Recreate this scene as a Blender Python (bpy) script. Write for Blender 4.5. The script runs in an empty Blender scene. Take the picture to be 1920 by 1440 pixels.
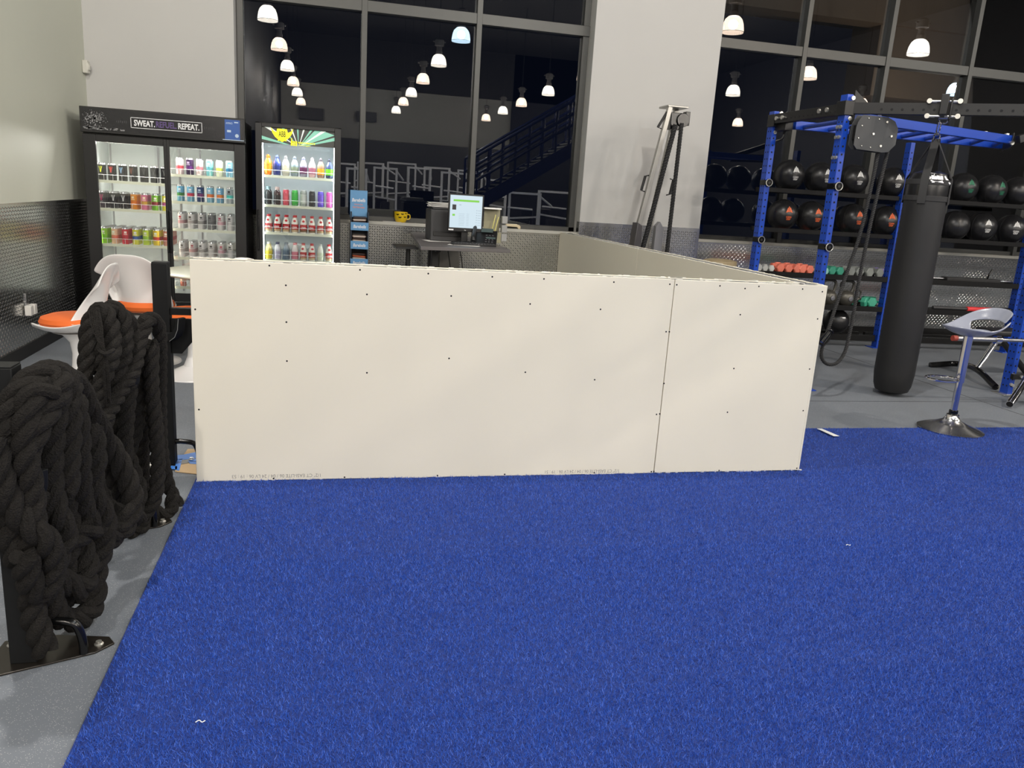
import bpy, math, random
import numpy as np
from mathutils import Vector, Matrix
R = math.radians
random.seed(7)
SC = bpy.context.scene
COL = SC.collection
# ------------------------------------------------------------------ camera
CAM = Vector((0.6435, -3.922, 1.4941)); YAW, PITCH, ROLL, FPX = -0.2344, -0.2356, 0.0644, 1470.81
_f = Vector((-math.sin(YAW)*math.cos(PITCH), math.cos(YAW)*math.cos(PITCH), math.sin(PITCH)))
_r = Vector((math.cos(YAW), math.sin(YAW), 0)); _u = _r.cross(_f)
CR = _r*math.cos(ROLL)+_u*math.sin(ROLL); CU = -_r*math.sin(ROLL)+_u*math.cos(ROLL)
cd = bpy.data.cameras.new('camera'); cam = bpy.data.objects.new('camera', cd); COL.objects.link(cam)
cd.sensor_fit = 'HORIZONTAL'; cd.sensor_width = 36; cd.lens = FPX/1920*36; cd.clip_end = 200
m = Matrix((CR, CU, -_f)).transposed().to_4x4(); m.translation = CAM; cam.matrix_world = m
SC.camera = cam
def at(px, py, y=None, z=None, x=None):
    "world point on the sight line of a pixel at a given depth plane (used to measure the place)"
    d = _f+CR*((px-960)/FPX)-CU*((py-720)/FPX)
    t = (y-CAM.y)/d.y if y is not None else ((z-CAM.z)/d.z if z is not None else (x-CAM.x)/d.x)
    return CAM+d*t
# ------------------------------------------------------------------ world, exposure
w = bpy.data.worlds.new('night'); SC.world = w; w.use_nodes = True
w.node_tree.nodes['Background'].inputs[0].default_value = (0.010, 0.014, 0.030, 1)
w.node_tree.nodes['Background'].inputs[1].default_value = 0.25
vs = SC.view_settings; vs.view_transform = 'Standard'; vs.look = 'None'; vs.gamma = 1; vs.exposure = 0.90; vs.use_curve_mapping = False
LAMP_W = 215.0
# ------------------------------------------------------------------ helpers
def lin(c):
    return tuple(((v/255)/12.92 if v/255 <= .04045 else ((v/255+.055)/1.055)**2.4) for v in c)
MATS = {}
def mat(name, rgb=(128,128,128), rough=.5, metal=0., var=.06, scale=12., bump=0., bscale=80., emit=None, es=1., alpha=None, trans=0., coat=0., spec=.5):
    if name in MATS: return MATS[name]
    m = bpy.data.materials.new(name); m.use_nodes = True; nt = m.node_tree; N = nt.nodes; L = nt.links
    b = N['Principled BSDF']; c = lin(rgb)
    tc = N.new('ShaderNodeTexCoord'); no = N.new('ShaderNodeTexNoise'); no.inputs['Scale'].default_value = scale; no.inputs['Detail'].default_value = 4
    L.new(tc.outputs['Object'], no.inputs['Vector'])
    mx = N.new('ShaderNodeMix'); mx.data_type = 'RGBA'
    mx.inputs['A'].default_value = (*[v*(1-var) for v in c], 1); mx.inputs['B'].default_value = (*[min(1, v*(1+var)) for v in c], 1)
    L.new(no.outputs['Fac'], mx.inputs['Factor']); L.new(mx.outputs['Result'], b.inputs['Base Color'])
    b.inputs['Roughness'].default_value = rough; b.inputs['Metallic'].default_value = metal
    b.inputs['Specular IOR Level'].default_value = spec
    b.inputs['Transmission Weight'].default_value = trans; b.inputs['Coat Weight'].default_value = coat
    if bump:
        n2 = N.new('ShaderNodeTexNoise'); n2.inputs['Scale'].default_value = bscale; n2.inputs['Detail'].default_value = 5
        L.new(tc.outputs['Object'], n2.inputs['Vector'])
        bp = N.new('ShaderNodeBump'); bp.inputs['Strength'].default_value = min(1, bump); bp.inputs['Distance'].default_value = .01*bump
        L.new(n2.outputs['Fac'], bp.inputs['Height']); L.new(bp.outputs[0], b.inputs['Normal'])
    if emit:
        b.inputs['Emission Color'].default_value = (*lin(emit), 1); b.inputs['Emission Strength'].default_value = es
    if alpha is not None: b.inputs['Alpha'].default_value = alpha
    MATS[name] = m; return m

class MB:
    def __init__(s): s.v = []; s.f = []; s.mi = []; s.m = 0
    def add(s, vs_, fs):
        o = len(s.v); s.v += [tuple(p) for p in vs_]; s.f += [tuple(i+o for i in f) for f in fs]; s.mi += [s.m]*len(fs); return s
    def box(s, c, d, rot=None):
        hx, hy, hz = d[0]/2, d[1]/2, d[2]/2; P = [Vector((x, y, z)) for x in (-hx, hx) for y in (-hy, hy) for z in (-hz, hz)]
        if rot is not None: P = [rot@p for p in P]
        c = Vector(c)
        return s.add([p+c for p in P], [(0,1,3,2),(4,6,7,5),(0,4,5,1),(2,3,7,6),(0,2,6,4),(1,5,7,3)])
    def bb(s, x0, x1, y0, y1, z0, z1): return s.box(((x0+x1)/2, (y0+y1)/2, (z0+z1)/2), (abs(x1-x0), abs(y1-y0), abs(z1-z0)))
    def cyl(s, a, b, r, r2=None, n=16, cap=True):
        a, b = Vector(a), Vector(b); r2 = r if r2 is None else r2; q = (b-a).to_track_quat('Z', 'Y')
        P = []
        for c, rr in ((a, r), (b, r2)):
            P += [c+q@Vector((rr*math.cos(2*math.pi*i/n), rr*math.sin(2*math.pi*i/n), 0)) for i in range(n)]
        F = [(i, (i+1) % n, n+(i+1) % n, n+i) for i in range(n)]
        if cap: F += [tuple(range(n))[::-1], tuple(range(n, 2*n))]
        return s.add(P, F)
    def tube(s, pts, r, n=10, closed=False, flat=None):
        pts = [Vector(p) for p in pts]; K = len(pts); P = []; nrm = None
        for k in range(K):
            a = pts[(k-1) % K] if (closed or k) else pts[0]; b = pts[(k+1) % K] if (closed or k < K-1) else pts[-1]
            t = (b-a).normalized() if (b-a).length else Vector((0, 0, 1))
            if nrm is None: nrm = t.orthogonal().normalized()
            nrm = (nrm-t*nrm.dot(t)).normalized(); bi = t.cross(nrm); rr = r[k] if isinstance(r, (list, tuple)) else r
            P += [pts[k]+nrm*(rr*math.cos(2*math.pi*i/n))+bi*(rr*math.sin(2*math.pi*i/n)) for i in range(n)]
        F = []
        for k in range(K if closed else K-1):
            k2 = (k+1) % K; F += [(k*n+i, k*n+(i+1) % n, k2*n+(i+1) % n, k2*n+i) for i in range(n)]
        if not closed: F += [tuple(range(n))[::-1], tuple(range((K-1)*n, K*n))]
        return s.add(P, F)
    def lathe(s, prof, c=(0, 0, 0), n=24, rot=None, cap=True):
        c = Vector(c); P = []
        for r, z in prof:
            for i in range(n):
                p = Vector((r*math.cos(2*math.pi*i/n), r*math.sin(2*math.pi*i/n), z))
                P.append(c+(rot@p if rot is not None else p))
        K = len(prof); F = [(k*n+i, k*n+(i+1) % n, (k+1)*n+(i+1) % n, (k+1)*n+i) for k in range(K-1) for i in range(n)]
        if cap and prof[0][0] > 1e-6: F.append(tuple(range(n))[::-1])
        if cap and prof[-1][0] > 1e-6: F.append(tuple(range((K-1)*n, K*n)))
        return s.add(P, F)
    def prism(s, poly, h0, h1, M=None):
        "poly in local xy, extruded z h0..h1, mapped by matrix M"
        n = len(poly); P = [Vector((x, y, h0)) for x, y in poly]+[Vector((x, y, h1)) for x, y in poly]
        if M is not None: P = [M@p for p in P]
        return s.add(P, [tuple(range(n))[::-1], tuple(range(n, 2*n))]+[(i, (i+1) % n, n+(i+1) % n, n+i) for i in range(n)])
    def sphere(s, c, r, n=20, k=12, sc=(1, 1, 1)):
        c = Vector(c); pr = [(math.sin(math.pi*j/k), -math.cos(math.pi*j/k)) for j in range(k+1)]; P = []
        for rr, z in pr:
            for i in range(n): P.append(c+Vector((r*sc[0]*rr*math.cos(2*math.pi*i/n), r*sc[1]*rr*math.sin(2*math.pi*i/n), r*sc[2]*z)))
        return s.add(P, [(j*n+i, j*n+(i+1) % n, (j+1)*n+(i+1) % n, (j+1)*n+i) for j in range(k) for i in range(n)])
    def text(s, txt, M, width=None, height=None, depth=.001, shear=0., bold=0., sy=None):
        "lettering centred at the origin of M (local x = reading direction, y = up)"
        cu = bpy.data.curves.new('t', 'FONT'); cu.body = txt; cu.align_x = 'CENTER'; cu.align_y = 'CENTER'; cu.extrude = depth/2; cu.shear = shear; cu.offset = bold; cu.resolution_u = 3
        o = bpy.data.objects.new('t', cu); COL.objects.link(o); bpy.context.view_layer.update()
        me = bpy.data.meshes.new_from_object(o.evaluated_get(bpy.context.evaluated_depsgraph_get())); bpy.data.objects.remove(o); bpy.data.curves.remove(cu)
        V = [v.co.copy() for v in me.vertices]
        if V:
            x0 = min(v.x for v in V); x1 = max(v.x for v in V); y0 = min(v.y for v in V); y1 = max(v.y for v in V)
            kx = width/(x1-x0) if width else None; ky = height/(y1-y0) if height else None
            kx = kx or ky; ky = ky or kx
            s.add([M@Vector(((v.x-(x0+x1)/2)*kx, (v.y-(y0+y1)/2)*ky, v.z)) for v in V], [tuple(p.vertices) for p in me.polygons])
        bpy.data.meshes.remove(me); return s
    def mesh(s, name, mats, smooth=True):
        me = bpy.data.meshes.new(name); me.from_pydata(s.v, [], s.f)
        for mm in (mats if isinstance(mats, (list, tuple)) else [mats]): me.materials.append(mm)
        me.polygons.foreach_set('material_index', s.mi)
        if smooth:
            me.polygons.foreach_set('use_smooth', [True]*len(s.f)); me.update(); me.set_sharp_from_angle(angle=R(35))
        me.update(); return me
    def build(s, name, mats, parent=None, bevel=0., loc=None, rz=None):
        o = bpy.data.objects.new(name, s.mesh(name, mats)); COL.objects.link(o)
        if parent is not None: o.parent = parent
        if loc is not None: o.location = loc
        if rz is not None: o.rotation_euler = (0, 0, rz)
        if bevel:
            b = o.modifiers.new('bevel', 'BEVEL'); b.width = bevel; b.segments = 2; b.limit_method = 'ANGLE'; b.angle_limit = R(40)
        return o
def tag(o, label=None, cat=None, group=None, kind=None):
    if label: o['label'] = label
    if cat: o['category'] = cat
    if group: o['group'] = group
    if kind: o['kind'] = kind
    return o
def thing(name, label, cat, loc=(0, 0, 0), rz=0., group=None):
    o = bpy.data.objects.new(name, None); o.empty_display_size = .1; COL.objects.link(o); o.location = loc; o.rotation_euler = (0, 0, rz)
    return tag(o, label, cat, group)
def struct(o): o['kind'] = 'structure'; return o
def dup(o, loc, rz=0., label=None, group=None):
    r = o.copy(); COL.objects.link(r); r.location = loc; r.rotation_euler = (0, 0, rz)
    if label: r['label'] = label
    if group: r['group'] = group
    for ch in list(o.children):
        c = ch.copy(); COL.objects.link(c); c.parent = r
        for g in list(ch.children):
            d = g.copy(); COL.objects.link(d); d.parent = c
    return r
def catmull(P, n=10, closed=False):
    P = [Vector(p) for p in P]; K = len(P); out = []
    for k in range(K if closed else K-1):
        a = P[k-1] if (k or closed) else P[0]*2-P[1]; b = P[k]; c = P[(k+1) % K]; d = P[(k+2) % K] if (closed or k+2 < K) else P[-1]*2-P[-2]
        for i in range(n):
            t = i/n; out.append(.5*((2*b)+(c-a)*t+(2*a-5*b+4*c-d)*t*t+(3*b-a-3*c+d)*t**3))
    if not closed: out.append(P[-1])
    return out
def XZ(c, flip=False):
    "matrix putting local xy onto a wall that faces -Y (reading direction +X)"
    M = Matrix(((1, 0, 0), (0, 0, -1), (0, 1, 0))).to_4x4()
    if flip: M = M@Matrix.Rotation(math.pi, 4, 'Z')
    M.translation = Vector(c); return M
ORD = ['first', 'second', 'third', 'fourth', 'fifth', 'sixth', 'seventh', 'eighth', 'ninth', 'tenth']
# ------------------------------------------------------------------ shared materials
DPX = DPY = mat('diamond plate steel', (196, 196, 194), .2, 1, var=.05, scale=2.5, bump=.03, bscale=12)
def treads(b, ax, fixed, u0, u1, z0, z1, out):
    "raised lozenges of rolled tread plate, alternating direction, standing off a wall plane"
    p = .027; L2, W2, hh = .0145, .0046, .0022
    for i in range(int((u1-u0)/p)):
        for j in range(int((z1-z0)/p)):
            u = u0+(i+.5)*p; z = z0+(j+.5)*p; sg = 1 if (i+j) % 2 else -1; c = .7071
            T = ((c*sg, c), (-c*sg, c)) if sg > 0 else ((-c, c), (c, c))
            (tx, tz) = (c*sg, c); (nx, nz) = (-c, c*sg)
            pts = [(u-tx*L2, z-tz*L2, 0), (u+nx*W2, z+nz*W2, 0), (u+tx*L2, z+tz*L2, 0), (u-nx*W2, z-nz*W2, 0), (u-tx*L2*.55, z-tz*L2*.55, hh), (u+tx*L2*.55, z+tz*L2*.55, hh)]
            V = [((fixed+out*h, a, q) if ax == 1 else (a, fixed+out*h, q)) for a, q, h in pts]
            b.add(V, [(0, 1, 5, 4), (1, 2, 5), (2, 3, 4, 5), (3, 0, 4)])
PAINT = mat('warm white wall paint', (186, 185, 182), .6, var=.02, scale=3, bump=.12, bscale=160)
PAINTL = mat('grey wall paint', (192, 194, 180), .5, var=.02, scale=3, bump=.1, bscale=160)
ALU = mat('dark bronze aluminium', (74, 74, 72), .45, .6, var=.05)
BLACK = mat('black powder coat', (15, 15, 16), .42, 0, var=.1, bump=.05, bscale=300)
BLACKG = mat('glossy black', (12, 12, 13), .18, 0)
RUBBERB = mat('black rubber trim', (18, 18, 19), .6)
CHROME = mat('chrome', (225, 225, 228), .08, 1, var=.02)
STEEL = mat('brushed steel', (170, 170, 172), .3, 1, var=.05)
BOLT = mat('zinc bolt', (215, 213, 205), .3, .85, var=.05)
BLUEP = mat('blue powder coat', (24, 66, 168), .33, 0, var=.05, bump=.04, bscale=300)
WHITE = mat('white plastic', (232, 232, 230), .28, var=.02, coat=.4)
INK = mat('grey ink', (150, 146, 138), .8)
# rubber floor with flecks
def floor_mat():
    m = mat('speckled rubber floor', (110, 115, 122), .62, spec=.3, var=.12, scale=2.2, bump=.12, bscale=300); nt = m.node_tree; N = nt.nodes; L = nt.links; b = N['Principled BSDF']
    mx = b.inputs['Base Color'].links[0].from_node
    tc = N.new('ShaderNodeTexCoord'); vo = N.new('ShaderNodeTexVoronoi'); vo.inputs['Scale'].default_value = 240; L.new(tc.outputs['Object'], vo.inputs['Vector'])
    cr = N.new('ShaderNodeValToRGB'); cr.color_ramp.elements[0].position = .10; cr.color_ramp.elements[0].color = (1, 1, 1, 1); cr.color_ramp.elements[1].position = .3; cr.color_ramp.elements[1].color = (0, 0, 0, 1)
    L.new(vo.outputs['Distance'], cr.inputs[0])
    sep = N.new('ShaderNodeSeparateColor'); L.new(vo.outputs['Color'], sep.inputs[0])
    gt = N.new('ShaderNodeMath'); gt.operation = 'GREATER_THAN'; gt.inputs[1].default_value = .55; L.new(sep.outputs[0], gt.inputs[0])
    mu = N.new('ShaderNodeMath'); mu.operation = 'MULTIPLY'; L.new(gt.outputs[0], mu.inputs[0]); L.new(cr.outputs[0], mu.inputs[1])
    m2 = N.new('ShaderNodeMix'); m2.data_type = 'RGBA'; m2.inputs['B'].default_value = (.55, .54, .52, 1)
    L.new(mu.outputs[0], m2.inputs['Factor']); L.new(mx.outputs['Result'], m2.inputs['A']); L.new(m2.outputs['Result'], b.inputs['Base Color'])
    return m
FLOOR = floor_mat()
def glass_mat(name='window glass', refl=.09, tint=(.6, .63, .66), rough=0.):
    m = bpy.data.materials.new(name); m.use_nodes = True; nt = m.node_tree; N = nt.nodes; L = nt.links; N.clear()
    o = N.new('ShaderNodeOutputMaterial'); t = N.new('ShaderNodeBsdfTransparent'); t.inputs[0].default_value = (*tint, 1)
    g = N.new('ShaderNodeBsdfGlossy'); g.inputs['Roughness'].default_value = rough; g.inputs[0].default_value = (1, 1, 1, 1)
    fr = N.new('ShaderNodeFresnel'); fr.inputs['IOR'].default_value = 1.5
    no = N.new('ShaderNodeTexNoise'); no.inputs['Scale'].default_value = .6
    ad = N.new('ShaderNodeMath'); ad.operation = 'MULTIPLY_ADD'; ad.inputs[1].default_value = .012; ad.inputs[2].default_value = refl-.046
    a2 = N.new('ShaderNodeMath'); a2.operation = 'ADD'
    L.new(no.outputs['Fac'], ad.inputs[0]); L.new(ad.outputs[0], a2.inputs[0]); L.new(fr.outputs[0], a2.inputs[1])
    mx = N.new('ShaderNodeMixShader'); L.new(a2.outputs[0], mx.inputs[0]); L.new(t.outputs[0], mx.inputs[1]); L.new(g.outputs[0], mx.inputs[2]); L.new(mx.outputs[0], o.inputs[0])
    MATS[name] = m; return m
GLASS = glass_mat(); CGLASS = glass_mat('cooler door glass', .075, (.97, .98, .98))

# ================================================================== SETTING
XL, XR, YB, YF, ZC = -1.72, 20., 5.26, -26., 8.2
o = MB().bb(XL, XR, YF, 5.5, -.1, 0).build('floor', FLOOR); struct(o)
DARKC = mat('dark painted ceiling', (26, 26, 27), .8)
struct(MB().bb(XL, XR, YF, 5.5, ZC, ZC+.1).build('ceiling', DARKC))
struct(MB().bb(XL-.15, XL, .5, 5.5, 0, ZC).build('wall_left', PAINTL)); struct(MB().bb(XL-.15, XL, YF, .5, 0, ZC).build('wall_left_rear', mat('rear wall paint', (36, 36, 36), .7)))
struct(MB().bb(XR, XR+.15, YF, 5.5, 0, ZC).build('wall_right', mat('dark side wall', (34, 35, 40), .7)))
struct(MB().bb(XL, XR, YF-.15, YF, 0, ZC).build('wall_front', mat('far wall paint', (118, 118, 114), .7)))
wb = MB(); wb.bb(XL, -.33, 5.0, 5.5, 0, ZC); struct(wb.build('wall_back', PAINT))
struct(MB().bb(3.455, 4.975, 5.0, 5.5, 0, ZC).build('wall_column', PAINT, bevel=.004))
struct(MB().bb(-.33, 3.455, 5.1, 5.5, 0, 1.085).build('wall_under_window', PAINT))
struct(MB().bb(4.975, XR, 5.1, 5.5, 0, 1.085).build('wall_under_rack', PAINT))
struct(MB().bb(-.33, 3.455, 5.06, 5.3, 1.085, 1.12).build('trim_1', mat('sill paint', (176, 174, 166), .35), bevel=.003))
struct(MB().bb(4.975, XR, 5.06, 5.3, 1.085, 1.12).build('trim_2', MATS['sill paint'], bevel=.003))
# diamond plate dado
dp = MB(); dp.bb(XL, XL+.004, YF, 4.99, .1, 1.2); treads(dp, 1, XL+.004, -.6, 4.98, .1, 1.19, 1); struct(dp.build('trim_3', DPY))
dp = MB(); dp.bb(XL+.004, -.33, 4.995, 5.0, .1, 1.21); dp.bb(-.33, 3.455, 5.094, 5.1, .1, 1.085); dp.bb(3.455, 4.975, 4.995, 5.0, .1, 1.245); dp.bb(4.975, XR, 5.094, 5.1, .1, 1.085); treads(dp, 0, 4.995, -.30-1.4, -.33, .1, 1.2, -1); treads(dp, 0, 5.094, -.33, 3.45, .1, 1.08, -1); treads(dp, 0, 4.995, 3.46, 4.97, .1, 1.23, -1); treads(dp, 0, 5.094, 4.98, 10.9, .1, 1.08, -1); struct(dp.build('trim_4', DPX))
dp = MB(); dp.bb(3.452, 3.455, 5.0, 5.1, .1, 1.245); dp.bb(4.975, 4.978, 5.0, 5.1, .1, 1.245); struct(dp.build('trim_5', DPY))
struct(MB().bb(XL, XL+.014, YF, 5.0, 0, .1).build('baseboard_left', RUBBERB))
bs = MB(); bs.bb(XL, -.33, 4.986, 5.0, 0, .1); bs.bb(-.33, 3.455, 5.086, 5.1, 0, .1); bs.bb(3.455, 4.975, 4.986, 5.0, 0, .1); bs.bb(4.975, XR, 5.086, 5.1, 0, .1); struct(bs.build('baseboard_back', RUBBERB))
# windows: frame is the object's own mesh, one glass pane child per light
def window(name, x0, x1, mull, zt, ztop):
    b = MB(); zs = 1.12
    b.bb(x0, x0+.07, 5.2, 5.32, zs, ztop); b.bb(x1-.07, x1, 5.2, 5.32, zs, ztop); b.bb(x0, x1, 5.2, 5.32, zs, zs+.05)
    for mx in mull: b.bb(mx-.03, mx+.03, 5.17, 5.32, zs, ztop)
    b.bb(x0, x1, 5.18, 5.32, zt-.055, zt+.055); b.bb(x0, x1, 5.18, 5.32, ztop-.08, ztop)
    o = struct(b.build(name, ALU, bevel=.003)); xs = [x0]+mull+[x1]
    for a, c in zip(xs[:-1], xs[1:]):
        for z0, z1 in ((zs+.05, zt-.055), (zt+.055, ztop-.08)):
            MB().bb(a+.03, c-.03, 5.26, 5.262, z0, z1).build('pane', GLASS, o)
    return o
window('window_1', -.33, 3.455, [.965, 2.195], 3.335, 6.6)
window('window_2', 4.975, 15.5, [6.16, 7.31, 8.52, 9.75, 11., 12.2, 13.4], 3.385, 6.6)
struct(MB().bb(-.33, 3.455, 5.1, 5.5, 6.6, ZC).build('wall_over_window', PAINT))
struct(MB().bb(4.975, XR, 5.1, 5.5, 6.6, ZC).build('wall_over_rack', PAINT))
struct(MB().bb(15.5, XR, 5.1, 5.5, 1.12, 6.6).build('wall_beside_rack', PAINT))

# ------------------------------------------------------------------ high bay lamps
SHADE = None
def shade_mat(name, col, s):
    m = bpy.data.materials.new(name); m.use_nodes = True; nt = m.node_tree; N = nt.nodes; L = nt.links; N.clear()
    o = N.new('ShaderNodeOutputMaterial'); t = N.new('ShaderNodeBsdfTransparent'); e = N.new('ShaderNodeEmission'); e.inputs[0].default_value = (*lin(col), 1)
    tc = N.new('ShaderNodeTexCoord'); sp = N.new('ShaderNodeSeparateXYZ'); L.new(tc.outputs['Object'], sp.inputs[0])
    wv = N.new('ShaderNodeTexWave'); wv.inputs['Scale'].default_value = 18; L.new(tc.outputs['Object'], wv.inputs[0])
    ml = N.new('ShaderNodeMath'); ml.operation = 'MULTIPLY_ADD'; ml.inputs[1].default_value = .4*s; ml.inputs[2].default_value = .8*s; L.new(wv.outputs['Fac'], ml.inputs[0]); L.new(ml.outputs[0], e.inputs[1])
    mx = N.new('ShaderNodeMixShader'); mx.inputs[0].default_value = .45; L.new(t.outputs[0], mx.inputs[1]); L.new(e.outputs[0], mx.inputs[2]); L.new(mx.outputs[0], o.inputs[0]); return m
LCOL = {'warm': ((255, 226, 200), (1, .90, .78)), 'neutral': ((255, 243, 225), (1, .95, .88)), 'cool': ((205, 235, 255), (.86, .95, 1.0))}
LB = {}
def lamp_proto(kind):
    t = thing('high_bay_lamp', 'round high bay lamp with ribbed glass dome hanging from the dark ceiling', 'lamp', (0, 0, 0), 0, 'high bay lamps mirrored in the windows')
    b = MB(); b.lathe([(.205, 0), (.212, .02), (.205, .09), (.19, .17), (.16, .24), (.11, .29), (.085, .30)], n=28, cap=False); b.build('lamp_shade', shade_mat('ribbed lamp glass '+kind, LCOL[kind][0], 9.), t)
    b = MB(); b.tube([(.214*math.cos(a), .214*math.sin(a), .012) for a in [i*math.pi/16 for i in range(32)]], .005, 6, True); b.build('ring', BLACK, t)
    b = MB(); b.lathe([(.085, .30), (.085, .38), (.07, .40), (.07, .5), (.12, .52), (.12, .66), (.06, .70)], n=16); b.bb(-.17, .17, -.02, .02, .6, .63); b.build('housing', mat('grey lamp housing', (92, 90, 88), .5), t)
    b = MB(); b.cyl((0, 0, .7), (0, 0, ZC-4.78), .008, n=6); b.build('cable', BLACK, t)
    ld = bpy.data.lights.new('bulb', 'POINT'); ld.energy = LAMP_W; ld.color = LCOL[kind][1]; ld.shadow_soft_size = .085
    lo = bpy.data.objects.new('bulb', ld); COL.objects.link(lo); lo.parent = t; lo.location = (0, 0, .15)
    return t
LAMPS = []
kinds = {(1, 1): 'cool', (4, 1): 'cool', (2, 3): 'neutral', (0, 5): 'neutral', (0, 0): 'neutral'}
protos = {}
for ix, lx in enumerate((-.72, 3.45, 7.6, 12.25, 16.6)):
    for iy, ly in enumerate((-.5, -4.4, -8.3, -12.2, -16.1, -19.5, -23.3)):
        k = kinds.get((ix, iy), ['warm', 'neutral'][(ix+iy) % 2])
        if iy == 0 and ix == 1: ly = .35
        lx = 8.1 if (ix == 2 and iy == 0) else (-.72, 3.45, 7.6, 12.25, 16.6)[ix]
        if k not in protos: protos[k] = lamp_proto(k); protos[k].location = (lx, ly, 4.78)
        else: dup(protos[k], (lx, ly, 4.78))

# ================================================================== DRYWALL HALF WALL
PAPER = mat('drywall face paper', (234, 228, 210), .75, var=.03, scale=1.6, bump=.04, bscale=400)
CORE = mat('gypsum edge', (226, 224, 218), .8)
H, LW, WW = 1.111, 3.367, .115
hw = thing('drywall_half_wall', 'unfinished white drywall half wall standing on the blue turf', 'half wall', (0, 0, 0))
MB().bb(0, 2.438, 0, .0127, .012, H).build('drywall_sheet', [PAPER], hw, bevel=.0015)
MB().bb(2.4425, LW-.0127, 0, .0127, .014, H-.001).build('drywall_sheet', [PAPER], hw, bevel=.0015)
MB().bb(LW-.0127, LW, 0, 2.6, .012, H).build('drywall_sheet', [PAPER], hw, bevel=.0015)
MB().bb(LW-.0127, LW, 2.604, 5.09, .012, H).build('drywall_sheet', [PAPER], hw, bevel=.0015)
MB().bb(0, 2.438, WW-.0127, WW, .012, H).build('drywall_sheet', [PAPER], hw, bevel=.0015)
MB().bb(2.4425, LW-WW, WW-.0127, WW, .012, H-.001).build('drywall_sheet', [PAPER], hw, bevel=.0015)
MB().bb(LW-WW, LW-WW+.0127, WW, 2.6, .012, H).build('drywall_sheet', [PAPER], hw, bevel=.0015)
MB().bb(LW-WW, LW-WW+.0127, 2.604, 5.09, .012, H).build('drywall_sheet', [PAPER], hw, bevel=.0015)
tk = MB(); tk.bb(.0, LW-.0127, .0135, WW-.0135, H-.012, H-.004); tk.bb(LW-WW+.0135, LW-.0135, WW-.0135, 5.09, H-.012, H-.004)
for x in [i*.406 for i in range(9)]: tk.bb(x+.001, x+.036, .0135, WW-.0135, .012, H-.012)
for y in [.5+i*.406 for i in range(12)]: tk.bb(LW-WW+.0135, LW-.0135, y, y+.036, .012, H-.012)
tk.build('metal_track', mat('galvanised track', (150, 152, 154), .35, .8), hw)
rg = MB()   # torn paper and cut gypsum along the open edges
for i in range(150):
    x = random.uniform(.0, LW-.02); rg.box((x, random.choice((.006, WW-.006)), H+.001), (random.uniform(.01, .05), .008, random.uniform(.001, .004)))
for i in range(90): rg.box((random.uniform(0, LW), .006, .012), (random.uniform(.01, .06), .011, random.uniform(.004, .012)))
for i in range(120): rg.box((random.choice((LW-.006, LW-WW+.006)), random.uniform(.05, 5.), H+.001), (.008, random.uniform(.02, .06), random.uniform(.001, .004)))
rg.build('torn_paper_edge', CORE, hw)
SCREW = mat('black drywall screw', (20, 20, 20), .5, .4)
sc = None
for px, py in [(366,580),(373,768),(505,498),(536,535),(537,604),(688,552),(688,699),(675,506),(803,513),(846,555),(842,672),(923,519),(994,570),(985,698),(1020,523),(1126,580),(1115,712),(1151,529),(1256,533),(1269,534),(1255,622),(1249,622),(1245,719),(1237,776),(1231,777),(1350,536),(1388,590),(1376,691),(1364,773),(1397,541),(1423,537),(1505,542),(1542,547),(1533,598),(1518,692),(1506,770),(1494,878),(513,902),(646,899),(820,896),(946,893),(1114,890),(1226,884),(1221,887),(1348,884),(538,677)]:
    p = at(px, py, y=0.)
    if sc is None:
        sc = MB().lathe([(.0, .0008), (.0025, .0007), (.0046, 0)], rot=Matrix.Rotation(R(90), 3, 'X'), n=10).build('screw', SCREW, hw); s = sc
    else: s = sc.copy(); COL.objects.link(s); s.parent = hw
    s.location = (min(max(p.x, .008), LW-.008), 0, min(max(p.z, .02), H-.008))
for (xa, xb, y0, txt) in ((435, 601, 893, '1/2" CT EASI-LITE 06 / 04 / 24 LV 06 : 19 : 53'), (1022, 1160, 884.5, '1/2" CT EASI-LITE 06 / 04 / 24 LV 06 : 19 : 51')):
    a = at(xa, y0, y=0.); c = at(xb, y0-.9, y=0.)
    MB().text(txt, XZ(((a.x+c.x)/2, -.0004, (a.z+c.z)/2), True), width=c.x-a.x, height=.0185, depth=.0004).build('printed_stamp', INK, hw)

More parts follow.
